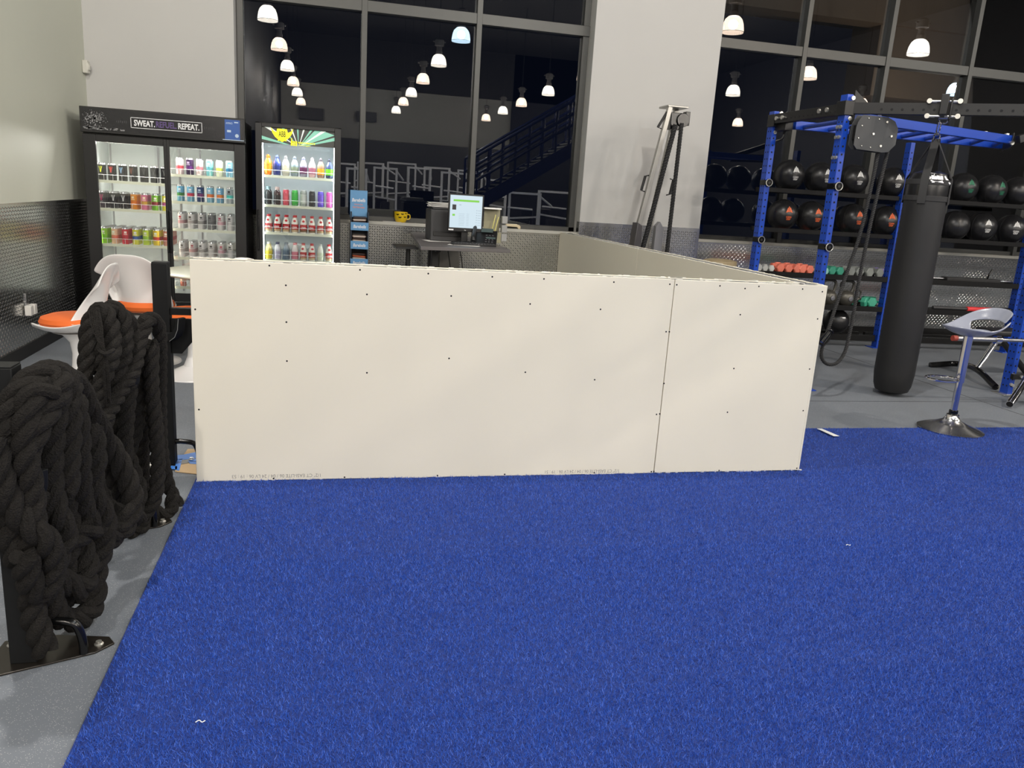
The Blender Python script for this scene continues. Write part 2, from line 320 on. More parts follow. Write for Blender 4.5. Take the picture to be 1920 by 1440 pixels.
# ================================================================== TURF
TURFB = mat('turf backing', (20, 46, 116), .9, var=.3, scale=60)
turf = MB().bb(-.011, 11., -6.5, .845, .0, .010).build('turf_carpet', TURFB)
tag(turf, 'bright blue artificial turf covering the floor in front of the drywall', 'turf')
def pile():
    rng = np.random.default_rng(3); parts = []
    def region(x0, x1, y0, y1, dens):
        n = int((x1-x0)*(y1-y0)*dens); return np.column_stack([rng.uniform(x0, x1, n), rng.uniform(y0, y1, n)])
    P = np.vstack([region(-.005, 3.2, -2.9, -1.9, 60000), region(-.005, 4.2, -1.9, -.9, 42000), region(-.005, 5.2, -.9, -.003, 26000), region(3.375, 7.5, -.003, .84, 14000), region(5.2, 7.5, -.9, 0, 9000), region(4.2, 6.5, -1.9, -.9, 8000)])
    n = len(P); th = rng.uniform(0, 2*np.pi, n); ln = rng.uniform(.009, .019, n); lean = rng.uniform(.1, 1.1, n); ph = rng.uniform(0, 2*np.pi, n); wd = rng.uniform(.0009, .0017, n)
    V = np.zeros((n, 3, 3), np.float32); c, s = np.cos(th), np.sin(th)
    V[:, 0, 0] = P[:, 0]-c*wd; V[:, 0, 1] = P[:, 1]-s*wd; V[:, 1, 0] = P[:, 0]+c*wd; V[:, 1, 1] = P[:, 1]+s*wd; V[:, :2, 2] = .009
    V[:, 2, 0] = P[:, 0]+np.cos(ph)*ln*np.sin(lean); V[:, 2, 1] = P[:, 1]+np.sin(ph)*ln*np.sin(lean); V[:, 2, 2] = .009+ln*np.cos(lean)
    inside = (V[:, 2, 1] > -.002) & (V[:, 2, 0] < LW+.004); V[inside, 2, 1] = -.003
    me = bpy.data.meshes.new('turf_pile'); me.vertices.add(3*n); me.vertices.foreach_set('co', V.ravel()); me.loops.add(3*n); me.loops.foreach_set('vertex_index', np.arange(3*n, dtype=np.int32))
    me.polygons.add(n); me.polygons.foreach_set('loop_start', np.arange(0, 3*n, 3, dtype=np.int32)); me.polygons.foreach_set('loop_total', np.full(n, 3, np.int32)); me.update(calc_edges=True)
    m = mat('blue turf fibre', (36, 84, 184), .45, var=.45, scale=260, spec=.5); m.node_tree.nodes['Principled BSDF'].inputs['Sheen Weight'].default_value = .15
    me.materials.append(m); o = bpy.data.objects.new('turf_pile', me); COL.objects.link(o); o.parent = turf; o['kind'] = 'stuff'
pile()
b = MB(); q = [at(*p, z=.026) for p in ((1532, 803), (1541, 803), (1574, 817), (1563, 817))]
b.add([(p.x, p.y, .0225) for p in q]+[(p.x, p.y, .024) for p in q], [(3, 2, 1, 0), (4, 5, 6, 7), (0, 1, 5, 4), (1, 2, 6, 5), (2, 3, 7, 6), (3, 0, 4, 7)])
tag(b.build('tape_strip', mat('white tape', (214, 216, 214), .6)), 'short white tape strip stuck on the blue turf behind the half wall corner', 'tape')
for (px, py, lab) in ((375, 1353, 'tiny white thread scrap lying on the near blue turf'), (1591, 1022, 'tiny pale crumb of paper lying on the turf, right side')):
    p = at(px, py, z=.028); b = MB(); b.tube(catmull([(p.x-.012, p.y, .027), (p.x-.003, p.y+.005, .029), (p.x+.005, p.y-.002, .0275), (p.x+.013, p.y+.004, .027)], 4), .0013, 6)
    tag(b.build('paper_scrap', mat('white scrap', (235, 235, 228), .7)), lab, 'scrap')

# floor mat seams of the rubber flooring on the right
b = MB()
b.bb(3.6, 12, 1.63, 1.636, .0002, .001); b.bb(6.2, 6.206, .9, 5., .0002, .001); struct(b.build('trim_6', mat('mat seam', (34, 35, 37), .7)))

# ================================================================== COOLERS
INN = mat('cooler white liner', (222, 228, 226), .4)
WIRE = mat('white coated wire', (240, 240, 236), .4)
PRICE = mat('pale shelf edge', (216, 218, 196), .4)
LED = mat('cooler light tube', (250, 255, 250), .5, emit=(245, 255, 248), es=5.)
LEDW = mat('warm cooler light tube', (250, 255, 250), .5, emit=(255, 246, 225), es=5.)
def area_light(name, parent, loc, sx, sy, e, col, rot):
    ld = bpy.data.lights.new(name, 'AREA'); ld.shape = 'RECTANGLE'; ld.size = sx; ld.size_y = sy; ld.energy = e; ld.color = col
    o = bpy.data.objects.new(name, ld); COL.objects.link(o); o.parent = parent; o.location = loc; o.rotation_euler = rot; return o
def shelf(parent, x0, x1, y0, y1, z, wires=True, name='shelf', full=True):
    s = MB(); s.bb(x0, x1, y0, y0+.008, z-.022, z+.004); s.build(name, PRICE, parent)
    b = MB(); n = 14
    for i in range(n+1): b.cyl((x0+(x1-x0)*i/n, y0+.01, z-.002), (x0+(x1-x0)*i/n, y1, z-.002), .002, n=5)
    b.cyl((x0, y1, z-.002), (x1, y1, z-.002), .003, n=5)
    if wires:
        b.cyl((x0, y0+.004, z+.052), (x1, y0+.004, z+.052), .002, n=6)
        k = max(3, round((x1-x0)/.085))
        for i in range(k+1): x = x0+.01+(x1-x0-.02)*i/k; b.cyl((x, y0+.004, z), (x, y0+.004, z+.052), .0017, n=5)
    b.build('wire_guard' if wires else 'wire_deck', WIRE, parent)
FY = 4.25                      # door plane of the two-door cooler
F1x0, F1x1 = at(154, 250, y=FY).x, at(459, 270, y=FY).x
f1 = thing('two_door_cooler', 'tall black two door drinks cooler with a SWEAT. REFUEL. REPEAT. sign', 'cooler', (0, 0, 0))
zt1, ztb = at(300, 208, y=FY-.03).z, at(458, 268, y=FY-.03).z
ztb = 1.80; zt1 = 2.035; yb1 = 4.95
b = MB(); b.bb(F1x0, F1x0+.045, FY+.03, yb1, .06, ztb); b.bb(F1x1-.045, F1x1, FY+.03, yb1, .06, ztb); b.bb(F1x0, F1x1, yb1-.04, yb1, .06, ztb); b.bb(F1x0, F1x1, FY+.03, yb1, ztb-.04, zt1-.02); b.bb(F1x0, F1x1, FY+.03, yb1, .06, .27)
b.bb(F1x0+.03, F1x1-.03, FY+.06, yb1-.05, 0, .06)
b.build('cabinet', BLACK, f1, bevel=.004)
li = MB(); li.bb(F1x0+.045, F1x0+.05, FY+.05, yb1-.04, .27, ztb-.04); li.bb(F1x1-.05, F1x1-.045, FY+.05, yb1-.04, .27, ztb-.04); li.bb(F1x0+.045, F1x1-.045, yb1-.045, yb1-.04, .27, ztb-.04); li.bb(F1x0+.045, F1x1-.045, FY+.05, yb1-.04, ztb-.045, ztb-.04); li.bb(F1x0+.045, F1x1-.045, FY+.05, yb1-.04, .27, .275)
li.build('liner', INN, f1)
gl0, gl1 = at(184, 350, y=FY).x, at(309, 350, y=FY).x; gr0, gr1 = at(320, 350, y=FY).x, at(440, 350, y=FY).x
ztop1, zbot1 = 1.735, .36
def door(parent, x0, x1, g0, g1, z0, z1, gz0, gz1, y0, y1, m=BLACK):
    b = MB(); b.bb(x0, g0, y0, y1, z0, z1); b.bb(g1, x1, y0, y1, z0, z1); b.bb(g0, g1, y0, y1, gz1, z1); b.bb(g0, g1, y0, y1, z0, gz0)
    d = b.build('door', m, parent, bevel=.003)
    MB().bb(g0, g1, (y0+y1)/2-.002, (y0+y1)/2+.002, gz0, gz1).build('door_glass', CGLASS, d); return d
mid = (gl1+gr0)/2
d = door(f1, F1x0, mid, gl0, gl1, .28, ztb, zbot1, ztop1, FY, FY+.03); b = MB(); b.bb(gl1+.006, gl1+.022, FY-.02, FY, .75, 1.15); b.build('handle', BLACKG, d, bevel=.003)
d = door(f1, mid, F1x1, gr0, gr1, .28, ztb, zbot1, ztop1, FY+.0, FY+.03); b = MB(); b.bb(gr0-.022, gr0-.006, FY-.02, FY, .75, 1.15); b.build('handle', BLACKG, d, bevel=.003)
b = MB(); b.bb(F1x0-.005, F1x1+.005, FY-.03, FY+.05, ztb+.012, zt1); hd = b.build('header', BLACK, f1, bevel=.004)
HART = mat('header art black', (30, 30, 33), .25)
b = MB(); b.bb(F1x0+.015, F1x1-.015, FY-.032, FY-.03, ztb+.03, zt1-.015); b.build('header_panel', HART, hd)
WH = mat('white print', (226, 226, 228), .5); PUR = mat('violet print', (86, 66, 120), .5); GREYP = mat('grey print', (110, 110, 112), .6)
yy = FY-.0325
hz = (ztb+zt1)/2+.006; cx = at(311, 236, y=yy).x; xa, xb = at(245, 230, y=yy).x, at(379, 240, y=yy).x
b = MB(); hb = .047
b.bb(xa, xb, yy-.001, yy, hz+hb-.005, hz+hb); b.bb(xa, xb, yy-.001, yy, hz-hb, hz-hb+.005); b.bb(xa, xa+.005, yy-.001, yy, hz-hb, hz+hb); b.bb(xb-.005, xb, yy-.001, yy, hz-hb, hz+hb)
wq = xb-xa
b.text('SWEAT.', XZ((xa+.19*wq, yy, hz)), width=.29*wq, height=.055, bold=.03)
b.text('REPEAT.', XZ((xa+.81*wq, yy, hz)), width=.30*wq, height=.055, bold=.03)
b.build('sign_lettering', WH, hd)
MB().text('REFUEL.', XZ((xa+.495*wq, yy, hz)), width=.29*wq, height=.055, bold=.03).build('sign_lettering', PUR, hd)
b = MB()
rs = random.Random(5)
for i in range(150):    # powder burst print at the left end
    t = rs.random()**.7; a = rs.uniform(0, 6.28); r_ = .075*t; x = F1x0+.12+r_*1.5*math.cos(a); z = hz+.01+r_*math.sin(a)*1.1
    k = rs.uniform(.002, .009)*(1.3-t); b.prism([(k*math.cos(q+rs.uniform(-.3, .3))*rs.uniform(.5, 1.4), k*math.sin(q)) for q in [j*1.0472 for j in range(6)]], 0, .0008, XZ((x, yy, min(max(z, ztb+.035), zt1-.02))))
for i in range(60):
    x = F1x0+.03+rs.random()**1.3*.33; k = rs.uniform(.003, .009); b.prism([(k*2*math.cos(j*1.0472), k*.7*math.sin(j*1.0472)) for j in range(6)], 0, .0008, XZ((x, yy, ztb+.04+rs.random()*.02)))
b.build('powder_print', mat('pale powder print', (150, 150, 152), .6), hd)
b = MB()
for sx in (-1, 1):
    for i in range(6): b.bb(cx+sx*(wq/2+.03+i*.016)-.003, cx+sx*(wq/2+.03+i*.016)+.003, yy-.0006, yy, hz-.012+.004*(i % 2), hz+.012-.003*(i % 3))
b.build('faint_print', mat('faint print', (62, 62, 66), .6), hd)
pa = at(421, 222, y=yy).x; pb = at(450, 250, y=yy).x
po = MB().bb(pa, pb, yy-.001, yy, ztb+.032, zt1-.018).build('can_poster', mat('blue poster', (38, 84, 160), .4), hd)
b = MB(); b.text('AMINO', XZ((pa+.04, yy-.001, zt1-.05)), width=.06, height=.018); b.lathe([(.0, .0012), (.016, .001), (.017, 0)], c=(pb-.028, yy-.001, ztb+.075), rot=Matrix.Rotation(R(90), 3, 'X'), n=16); b.bb(pb-.05, pb-.015, yy-.002, yy-.001, zt1-.045, zt1-.035); b.bb(pa+.02, pa+.055, yy-.002, yy-.001, hz-.02, hz+.0)
b.bb(pa-.02, pb+.035, yy-.002, yy-.001, ztb+.032, ztb+.038); b.build('poster_print', mat('pale blue print', (186, 205, 224), .5), hd)
b = MB(); b.cyl((mid, FY+.06, .35), (mid, FY+.06, ztb-.06), .012, n=8); b.cyl((F1x0+.06, FY+.08, .35), (F1x0+.06, FY+.08, ztb-.06), .01, n=8); b.build('light_tube', LEDW, f1)
area_light('cooler_light', f1, ((F1x0+mid)/2, FY+.07, ztb-.06), .5, .05, 7, (1, .96, .88), (R(-25), 0, 0))
area_light('cooler_light', f1, ((F1x1+mid)/2, FY+.07, ztb-.06), .5, .05, 5, (1, .97, .92), (R(-25), 0, 0))
LSH = [at(245, 341, y=FY+.07).z, at(245, 393, y=FY+.07).z, at(245, 459, y=FY+.07).z]
RSH = [at(380, 330, y=FY+.07).z, at(380, 380, y=FY+.07).z, at(380, 431, y=FY+.07).z, at(380, 484, y=FY+.07).z, .42]
for z in LSH: shelf(f1, F1x0+.055, mid-.01, FY+.065, yb1-.06, z)
for z in RSH: shelf(f1, mid+.01, F1x1-.055, FY+.065, yb1-.06, z)
b = MB(); b.bb(mid-.008, mid+.008, yb1-.06, yb1-.045, .3, ztb-.06)
for x in (F1x0+.07, F1x1-.07, mid-.2, mid+.2): b.bb(x-.008, x+.008, yb1-.05, yb1-.045, .3, ztb-.06)
b.build('shelf_standard', STEEL, f1)

# ---- cans -------------------------------------------------------
LID = mat('aluminium can lid', (200, 200, 202), .25, .9)
def pmat(rgb, gloss=.3): return mat('print %d %d %d' % rgb, rgb, gloss, .25, var=.05)
def can_mesh(body, band, mark, r=.031, h=.158, claw=False):
    b = MB(); b.m = 0; b.lathe([(r*.86, .0), (r, .008), (r, h*.3)], n=18, cap=False)
    b.m = 1; b.lathe([(r, h*.3), (r, h*.52)], n=18, cap=False)
    b.m = 0; b.lathe([(r, h*.52), (r, h-.016)], n=18, cap=False)
    b.m = 3; b.lathe([(r, h-.016), (r*.86, h-.003), (r*.88, h), (r*.78, h-.002), (0, h-.003)], n=18, cap=False); b.lathe([(0, .002), (r*.86, 0)], n=18, cap=False)
    b.m = 2
    if claw:
        for dx in (-.009, 0, .009): b.tube([(dx*1.5, -r-.0005+abs(dx)*.4, h*.8), (dx*.6, -r-.001, h*.62), (dx*.3, -r-.001, h*.46)], .0022, 5)
    else:
        b.box((0, -r-.0002, h*.72), (.022, .002, .018)); b.box((0, -r-.0002, h*.6), (.03, .002, .006))
    return b.mesh('can', [pmat(body), pmat(band), pmat(mark), LID])
def place_row(defs, x0, x1, y, z, rowlab, grp, nm='drink_can', cat='can', behind=0, pitch=.066, cover=None):
    n = len(defs)
    for i, (me, desc) in enumerate(defs):
        x = x0+(x1-x0)*(i+.5)/n
        for k in range(behind+1):
            o = bpy.data.objects.new(nm, me); COL.objects.link(o); o.location = (x+(rs.uniform(-.003, .003) if k else 0), y+k*pitch, z+.001); o.rotation_euler = (0, 0, rs.uniform(-.3, .3) if not k else 0)
            if k == 0: tag(o, '%s, %s from left in front, %s' % (desc, ORD[i], rowlab), cat, grp)
            else: tag(o, '%s behind the %s front one, %s' % (desc, ORD[i], rowlab), cat, grp+', back rows')
K = (18, 18, 20)
cC = lambda *a, **k: can_mesh(*a, **k)
cy = FY+.105
yl = [cC(K, K, (214, 222, 40), claw=True), cC(K, K, (222, 70, 60), claw=True), cC(K, K, (120, 160, 190), claw=True), cC(K, K, (120, 70, 50), claw=True), cC(K, K, (60, 60, 60), claw=True), cC(K, (60, 60, 62), (90, 90, 90), claw=True), cC(K, K, (110, 110, 110), claw=True)]
place_row(list(zip(yl, ['black can with yellow claw', 'black can with red claw', 'black can with blue claw', 'black can with brown claw', 'plain black can', 'black can with grey band', 'black can with grey claw'])), F1x0+.065, mid-.0, cy, LSH[0], 'top shelf, left cooler door', 'cans on the top left cooler shelf', behind=1)
yl = [cC((60, 50, 55), K, (210, 60, 120), claw=True), cC(K, K, (200, 200, 200), claw=True), cC(K, (40, 40, 42), (210, 210, 210), claw=True), cC((224, 142, 40), (224, 120, 30), (250, 236, 200)), cC((218, 120, 150), (210, 160, 60), (250, 236, 200)), cC((120, 180, 50), (140, 40, 40), (240, 240, 220)), cC((222, 214, 70), (180, 90, 140), (250, 250, 230))]
place_row(list(zip(yl, ['black and pink can', 'black can with white claw', 'dark can with silver claw', 'orange can', 'pink can', 'green can with red base', 'yellow can'])), F1x0+.065, mid-.0, cy, LSH[1], 'middle shelf, left cooler door', 'cans on the middle left cooler shelf', behind=2)
yl = [cC((150, 210, 50), (130, 200, 40), (250, 250, 230)), cC((232, 190, 150), (230, 120, 90), (250, 250, 230)), cC((214, 50, 60), (200, 40, 50), (250, 230, 220)), cC((220, 214, 60), (60, 90, 160), (250, 250, 250)), cC((190, 214, 60), (150, 200, 50), (250, 250, 230)), cC((230, 200, 40), (200, 60, 40), (250, 250, 230)), cC((196, 130, 110), (170, 40, 40), (250, 240, 230))]
place_row(list(zip(yl, ['lime green can', 'peach can', 'red can', 'yellow can with blue band', 'yellow green can', 'yellow can with red band', 'brownish red can'])), F1x0+.065, mid-.0, cy, LSH[2], 'bottom shelf, left cooler door', 'cans on the bottom left cooler shelf', behind=5, pitch=.07)
rx0, rx1 = gr0+.02, at(439, 350, y=FY+.1).x
sl = dict(r=.029)
yl = [cC((226, 200, 200), (210, 80, 90), (240, 240, 240), **sl), cC((50, 26, 66), (90, 40, 110), (200, 180, 210), **sl), cC((226, 206, 204), (214, 120, 130), (240, 240, 240), **sl), cC((120, 190, 196), (90, 160, 170), (236, 240, 240), **sl), cC((226, 226, 196), (190, 190, 90), (240, 240, 240), **sl), cC((130, 180, 200), (40, 110, 150), (240, 240, 240), **sl)]
place_row(list(zip(yl, ['pale pink can', 'dark purple can', 'rose white can', 'teal can', 'cream can', 'light blue can'])), rx0, rx1, cy, RSH[0], 'top shelf, right cooler door', 'cans on the top right cooler shelf', behind=1)
yl = [cC((110, 170, 200), (60, 130, 60), (230, 240, 250), **sl), cC((120, 180, 210), (190, 40, 70), (230, 240, 250), **sl), cC((30, 60, 110), (110, 40, 100), (190, 210, 230), **sl), cC((130, 190, 215), (230, 120, 60), (230, 240, 250), **sl), cC((110, 170, 205), (230, 130, 60), (230, 240, 250), **sl), cC((170, 180, 184), (70, 200, 190), (30, 30, 34), **sl)]
place_row(list(zip(yl, ['blue can with green band', 'blue can with crimson band', 'navy can with purple band', 'blue can with orange band', 'deep blue can with orange band', 'grey and turquoise can'])), rx0, rx1, cy, RSH[1], 'second shelf, right cooler door', 'cans on the second right cooler shelf', behind=1)
WC = (226, 222, 220)
yl = [cC(WC, (200, 150, 150), (170, 40, 50), **sl), cC(WC, (180, 170, 165), (90, 80, 70), **sl), cC(WC, (150, 145, 140), (60, 60, 60), **sl), cC((120, 120, 120), (100, 100, 100), (70, 70, 72), **sl), cC(WC, (220, 170, 180), (190, 60, 90), **sl), cC(WC, (200, 196, 194), (50, 46, 46), **sl)]
wd = ['white can with red mark', 'white can with brown mark', 'white can with dark mark', 'grey can', 'white can with pink band', 'white can with black mark']
place_row(list(zip(yl, wd)), rx0, rx1, cy, RSH[2], 'third shelf, right cooler door', 'cans on the third right cooler shelf', behind=3)
place_row(list(zip([yl[1], yl[0], yl[2], yl[5], yl[4], yl[5]], ['white can with brown mark', 'white can with red mark', 'white can with dark mark', 'white can with black mark', 'white can with pink band', 'white can with black mark'])), rx0, rx1, cy, RSH[3], 'fourth shelf, right cooler door', 'cans on the fourth right cooler shelf', behind=3)
oc = [cC((200, 110, 80), (230, 190, 160), (250, 250, 240), **sl), cC((190, 90, 70), (230, 190, 160), (250, 250, 240), **sl)]
place_row([(oc[i % 2], ['orange can', 'rust orange can'][i % 2]) for i in range(6)], rx0, rx1, cy, RSH[4], 'lowest shelf, right cooler door', 'cans on the lowest right cooler shelf')

# ---- single door cooler ------------------------------------------
GY = 4.42
G0, G1 = at(479, 300, y=GY).x, at(639, 300, y=GY).x; gz1 = at(478, 227, y=GY).z-.0; yb2 = 4.99
g = thing('single_door_cooler', 'narrow black one door drinks cooler with yellow winged ABB emblem', 'cooler', (0, 0, 0))
b = MB(); b.bb(G0, G0+.04, GY+.05, yb2, .1, gz1); b.bb(G1-.04, G1, GY+.05, yb2, .1, gz1); b.bb(G0, G1, yb2-.03, yb2, .1, gz1); b.bb(G0, G1, GY+.05, yb2, gz1-.04, gz1); b.bb(G0, G1, GY+.05, yb2, .0, .22)
b.build('cabinet', BLACK, g, bevel=.004)
b = MB(); b.bb(G0+.04, G0+.045, GY+.06, yb2-.03, .22, gz1-.04); b.bb(G1-.045, G1-.04, GY+.06, yb2-.03, .22, gz1-.04); b.bb(G0+.04, G1-.04, yb2-.035, yb2-.03, .22, gz1-.04); b.bb(G0+.04, G1-.04, GY+.06, yb2-.03, gz1-.045, gz1-.04); b.build('liner', mat('cool white liner', (206, 216, 220), .4), g)
q0, q1 = at(491, 300, y=GY).x, at(627, 300, y=GY).x; zg1 = at(491, 237, y=GY).z; zg0 = .32
d = door(g, G0, G1, q0, q1, .24, gz1-.01, zg0, zg1, GY, GY+.05)
b = MB(); b.bb(G0+.012, G0+.03, GY-.03, GY, .8, 1.2); b.build('handle', BLACKG, d, bevel=.004)
zh = at(500, 268, y=GY).z     # bottom of the printed band
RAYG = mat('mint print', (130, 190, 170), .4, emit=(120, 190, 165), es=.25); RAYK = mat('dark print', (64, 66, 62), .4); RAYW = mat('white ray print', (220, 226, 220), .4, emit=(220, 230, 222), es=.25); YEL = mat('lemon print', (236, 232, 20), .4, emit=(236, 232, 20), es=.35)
yb_ = GY+.018
pn = MB().bb(q0, q1, yb_, yb_+.002, zh, zg1).build('printed_band', RAYK, d)
ccx, ccz = q0+(q1-q0)*.5, zh-.02; b = MB(); b2 = MB()
def clipray(a0, a1):
    pts = []
    for a in (a0, (a0+a1)/2, a1):
        dx, dz = math.cos(a), math.sin(a); t = min((zg1-ccz)/max(dz, 1e-4), ((q1-ccx) if dx > 0 else (ccx-q0))/max(abs(dx), 1e-4)); pts.append((ccx+dx*t, ccz+dz*t))
    for a in (a1, a0):
        dx, dz = math.cos(a), math.sin(a); t = (zh-ccz)/max(dz, 1e-4)
        t = min(t, ((q1-ccx) if dx > 0 else (ccx-q0))/max(abs(dx), 1e-4)); pts.append((ccx+dx*t, ccz+dz*t))
    return pts
for i, a in enumerate([R(v) for v in range(14, 167, 19)]):
    pl = clipray(a, a+R(5)); (b if i % 2 else b2).prism([(x-ccx, z-ccz) for x, z in pl], 0, .0006, XZ((ccx, yb_, ccz)))
pl = clipray(R(22), R(48)); b2.prism([(x-ccx, z-ccz) for x, z in pl], 0, .0004, XZ((ccx, yb_, ccz)))
b.build('ray_print', RAYW, pn); b2.build('ray_print', RAYG, pn)
wx, wz = at(529, 253, y=yb_).x, at(529, 252, y=yb_).z; wk = (at(551, 250, y=yb_).x-at(508, 250, y=yb_).x)/2
wing = [(-1, .62), (-.86, .1), (-.62, -.28), (-.34, -.5), (-.42, -.62), (-.2, -.58), (0, -.72), (.2, -.58), (.42, -.62), (.34, -.5), (.62, -.28), (.86, .1), (1, .62), (.78, .32), (.5, .18), (.42, .5), (-.42, .5), (-.5, .18), (-.78, .32)]
M_ = XZ((wx, yb_-.0012, wz))
b = MB()
for tri in ([0, 1, 18], [1, 2, 17, 18], [2, 3, 15, 16, 17][:5]):
    pass
b.prism([(x*wk, z*wk*.95) for x, z in wing], 0, .0006, M_)
tx = XZ((0, 0, 0))
b.bb(at(546, 262, y=yb_).x, at(548, 262, y=yb_).x, yb_-.002, yb_-.001, at(546, 268, y=yb_).z, at(546, 259, y=yb_).z)
for i in range(3): xx = at(547+i*4.2, 263, y=yb_).x; b.bb(xx-.008, xx+.008, yb_-.002, yb_-.001, wz-.1, wz-.055)
xx0, xx1 = at(559, 262, y=yb_).x, at(591, 264, y=yb_).x
b.text('PERFORMANCE', XZ(((xx0+xx1)/2, yb_-.0015, wz-.068)), width=xx1-xx0, height=.018, bold=.02); b.text('beverages', XZ(((xx0+xx1)/2-.02, yb_-.0015, wz-.092)), width=(xx1-xx0)*.7, height=.017)
b.build('emblem', YEL, pn)
MB().text('ABB', XZ((wx, yb_-.003, wz+.03*wk)), width=wk*.62, height=wk*.5, bold=.02).build('emblem_lettering', mat('olive print', (84, 84, 10), .5), pn)
b = MB(); b.cyl((G0+.06, GY+.075, .35), (G0+.06, GY+.075, gz1-.1), .009, n=8); b.cyl((G1-.06, GY+.075, .35), (G1-.06, GY+.075, gz1-.1), .009, n=8); b.build('light_tube', LED, g)
area_light('cooler_light', g, ((G0+G1)/2, GY+.09, gz1-.22), .6, .05, 7, (.95, 1, 1), (R(-22), 0, 0))
GSH = [at(560, 332, y=GY+.09).z, at(560, 387, y=GY+.09).z, at(560, 438, y=GY+.09).z, at(560, 489, y=GY+.09).z]
for z in GSH: shelf(g, G0+.05, G1-.05, GY+.085, yb2-.06, z)
def bottle_mesh(kind, body, cap, label, lab2=None, txt=None):
    b = MB(); n = 16
    if kind == 'sport': pr = [(.026, 0), (.034, .01), (.036, .04), (.033, .07), (.036, .1), (.034, .125), (.022, .155), (.016, .165)]; c = [(.017, .163), (.018, .185), (.01, .19), (.009, .2), (0, .2)]; lab = (.035, .095, .0365)
    elif kind == 'slim': pr = [(.026, 0), (.032, .008), (.032, .115), (.028, .135), (.016, .15)]; c = [(.02, .148), (.02, .178), (0, .179)]; lab = (.02, .1, .0325)
    elif kind == 'tall': pr = [(.026, 0), (.03, .008), (.03, .14), (.025, .155)]; c = [(.025, .155), (.024, .162), (0, .16)]; lab = (.03, .12, .0305)
    else: pr = [(.03, 0), (.034, .008), (.034, .09), (.031, .115), (.018, .15), (.017, .158)]; c = [(.018, .156), (.018, .174), (0, .175)]; lab = (.014, .088, .0345)
    b.m = 0; b.lathe(pr, n=n, cap=True); b.m = 1; b.lathe(c, n=n, cap=False); b.m = 2; b.lathe([(lab[2], lab[0]), (lab[2], lab[1])], n=n, cap=False)
    b.m = 3
    if txt:
        M0 = XZ((0, -lab[2]-.0006, (lab[0]+lab[1])/2+.006)); b.text(txt, M0, width=.046, height=.024, depth=.001, bold=.02)
        b.m = 1; b.sphere((0, -.026, .12), .014, 10, 6, (1, .5, 1))
        b.m = 4; b.lathe([(lab[2]+.0004, .014), (lab[2]+.0004, .036)], n=n, cap=False)
    mats = [mat('bottle %d %d %d' % body, body, .15, 0, coat=.5), pmat(cap), pmat(label), pmat((240, 240, 236)), pmat(lab2 or (200, 190, 170))]
    return b.mesh('drink_bottle', mats)
B_ = bottle_mesh
gx0, gx1 = q0+.005, q1-.005; gy = GY+.13
r1 = [B_('sport', (232, 120, 24), (200, 90, 20), (240, 150, 40)), B_('sport', (50, 62, 128), (70, 80, 110), (40, 52, 110)), B_('sport', (170, 165, 150), (110, 108, 110), (190, 184, 160)), B_('sport', (120, 134, 140), (90, 96, 104), (120, 130, 110)), B_('sport', (128, 124, 140), (100, 100, 120), (90, 34, 74)), B_('sport', (196, 160, 160), (150, 130, 134), (150, 90, 110)), B_('sport', (150, 112, 90), (90, 84, 90), (226, 150, 30)), B_('sport', (60, 70, 110), (60, 60, 70), (110, 220, 40))]
place_row(list(zip(r1, ['orange squat bottle', 'navy blue squat bottle', 'clear beige squat bottle', 'clear grey squat bottle', 'plum squat bottle', 'pale pink squat bottle', 'amber squat bottle', 'blue bottle with lime label'])), gx0, gx1, gy, GSH[0], 'top shelf, one door cooler', 'bottles on the top shelf of the one door cooler', 'drink_bottle', 'bottle', behind=1, pitch=.075)
r2 = [B_('slim', (40, 42, 46), (150, 190, 200), (36, 38, 42), None), B_('slim', (60, 40, 42), (226, 200, 196), (48, 44, 46)), B_('tall', (206, 60, 84), (200, 196, 196), (220, 90, 104)), B_('tall', (50, 170, 60), (190, 196, 190), (60, 190, 70)), B_('tall', (150, 156, 150), (200, 200, 200), (200, 204, 196)), B_('tall', (26, 26, 28), (190, 190, 190), (44, 44, 46)), B_('tall', (90, 70, 200), (190, 190, 200), (120, 90, 210)), B_('tall', (230, 90, 180), (200, 200, 200), (236, 110, 190))]
place_row(list(zip(r2, ['black bottle with pale blue cap', 'black bottle with white cap', 'coral red tall can', 'bright green tall can', 'silver white tall can', 'black patterned tall can', 'violet tall can', 'hot pink tall can'])), gx0, gx1, gy, GSH[1], 'second shelf, one door cooler', 'drinks on the second shelf of the one door cooler', 'drink_bottle', 'bottle', behind=1, pitch=.075)
LEAN = B_('milk', (232, 228, 218), (200, 30, 44), (196, 28, 40), (196, 170, 130), 'LEAN'); LEAN2 = B_('milk', (232, 228, 218), (200, 30, 44), (196, 28, 40), (120, 90, 60), 'LEAN')
place_row([((LEAN2 if i in (4, 5) else LEAN), 'white and red LEAN bottle') for i in range(8)], gx0, gx1, gy, GSH[2], 'third shelf, one door cooler', 'LEAN bottles on the third shelf', 'drink_bottle', 'bottle', behind=2, pitch=.075)
r4 = [B_('milk', (230, 216, 120), (226, 222, 210), (226, 206, 50)), B_('milk', (216, 216, 226), (60, 66, 110), (190, 184, 210)), B_('milk', (96, 116, 136), (130, 144, 160), (90, 110, 130)), B_('milk', (226, 216, 214), (210, 80, 100), (214, 120, 140)), LEAN, LEAN, B_('milk', (226, 228, 218), (200, 204, 200), (216, 226, 200), (120, 180, 70)), LEAN]
place_row(list(zip(r4, ['yellow bottle', 'white bottle with navy cap', 'slate blue bottle', 'white bottle with pink label', 'white and red LEAN bottle', 'white and red LEAN bottle', 'white bottle with green base', 'white and red LEAN bottle'])), gx0, gx1, gy, GSH[3], 'bottom shelf, one door cooler', 'bottles on the bottom shelf of the one door cooler', 'drink_bottle', 'bottle', behind=1, pitch=.075)

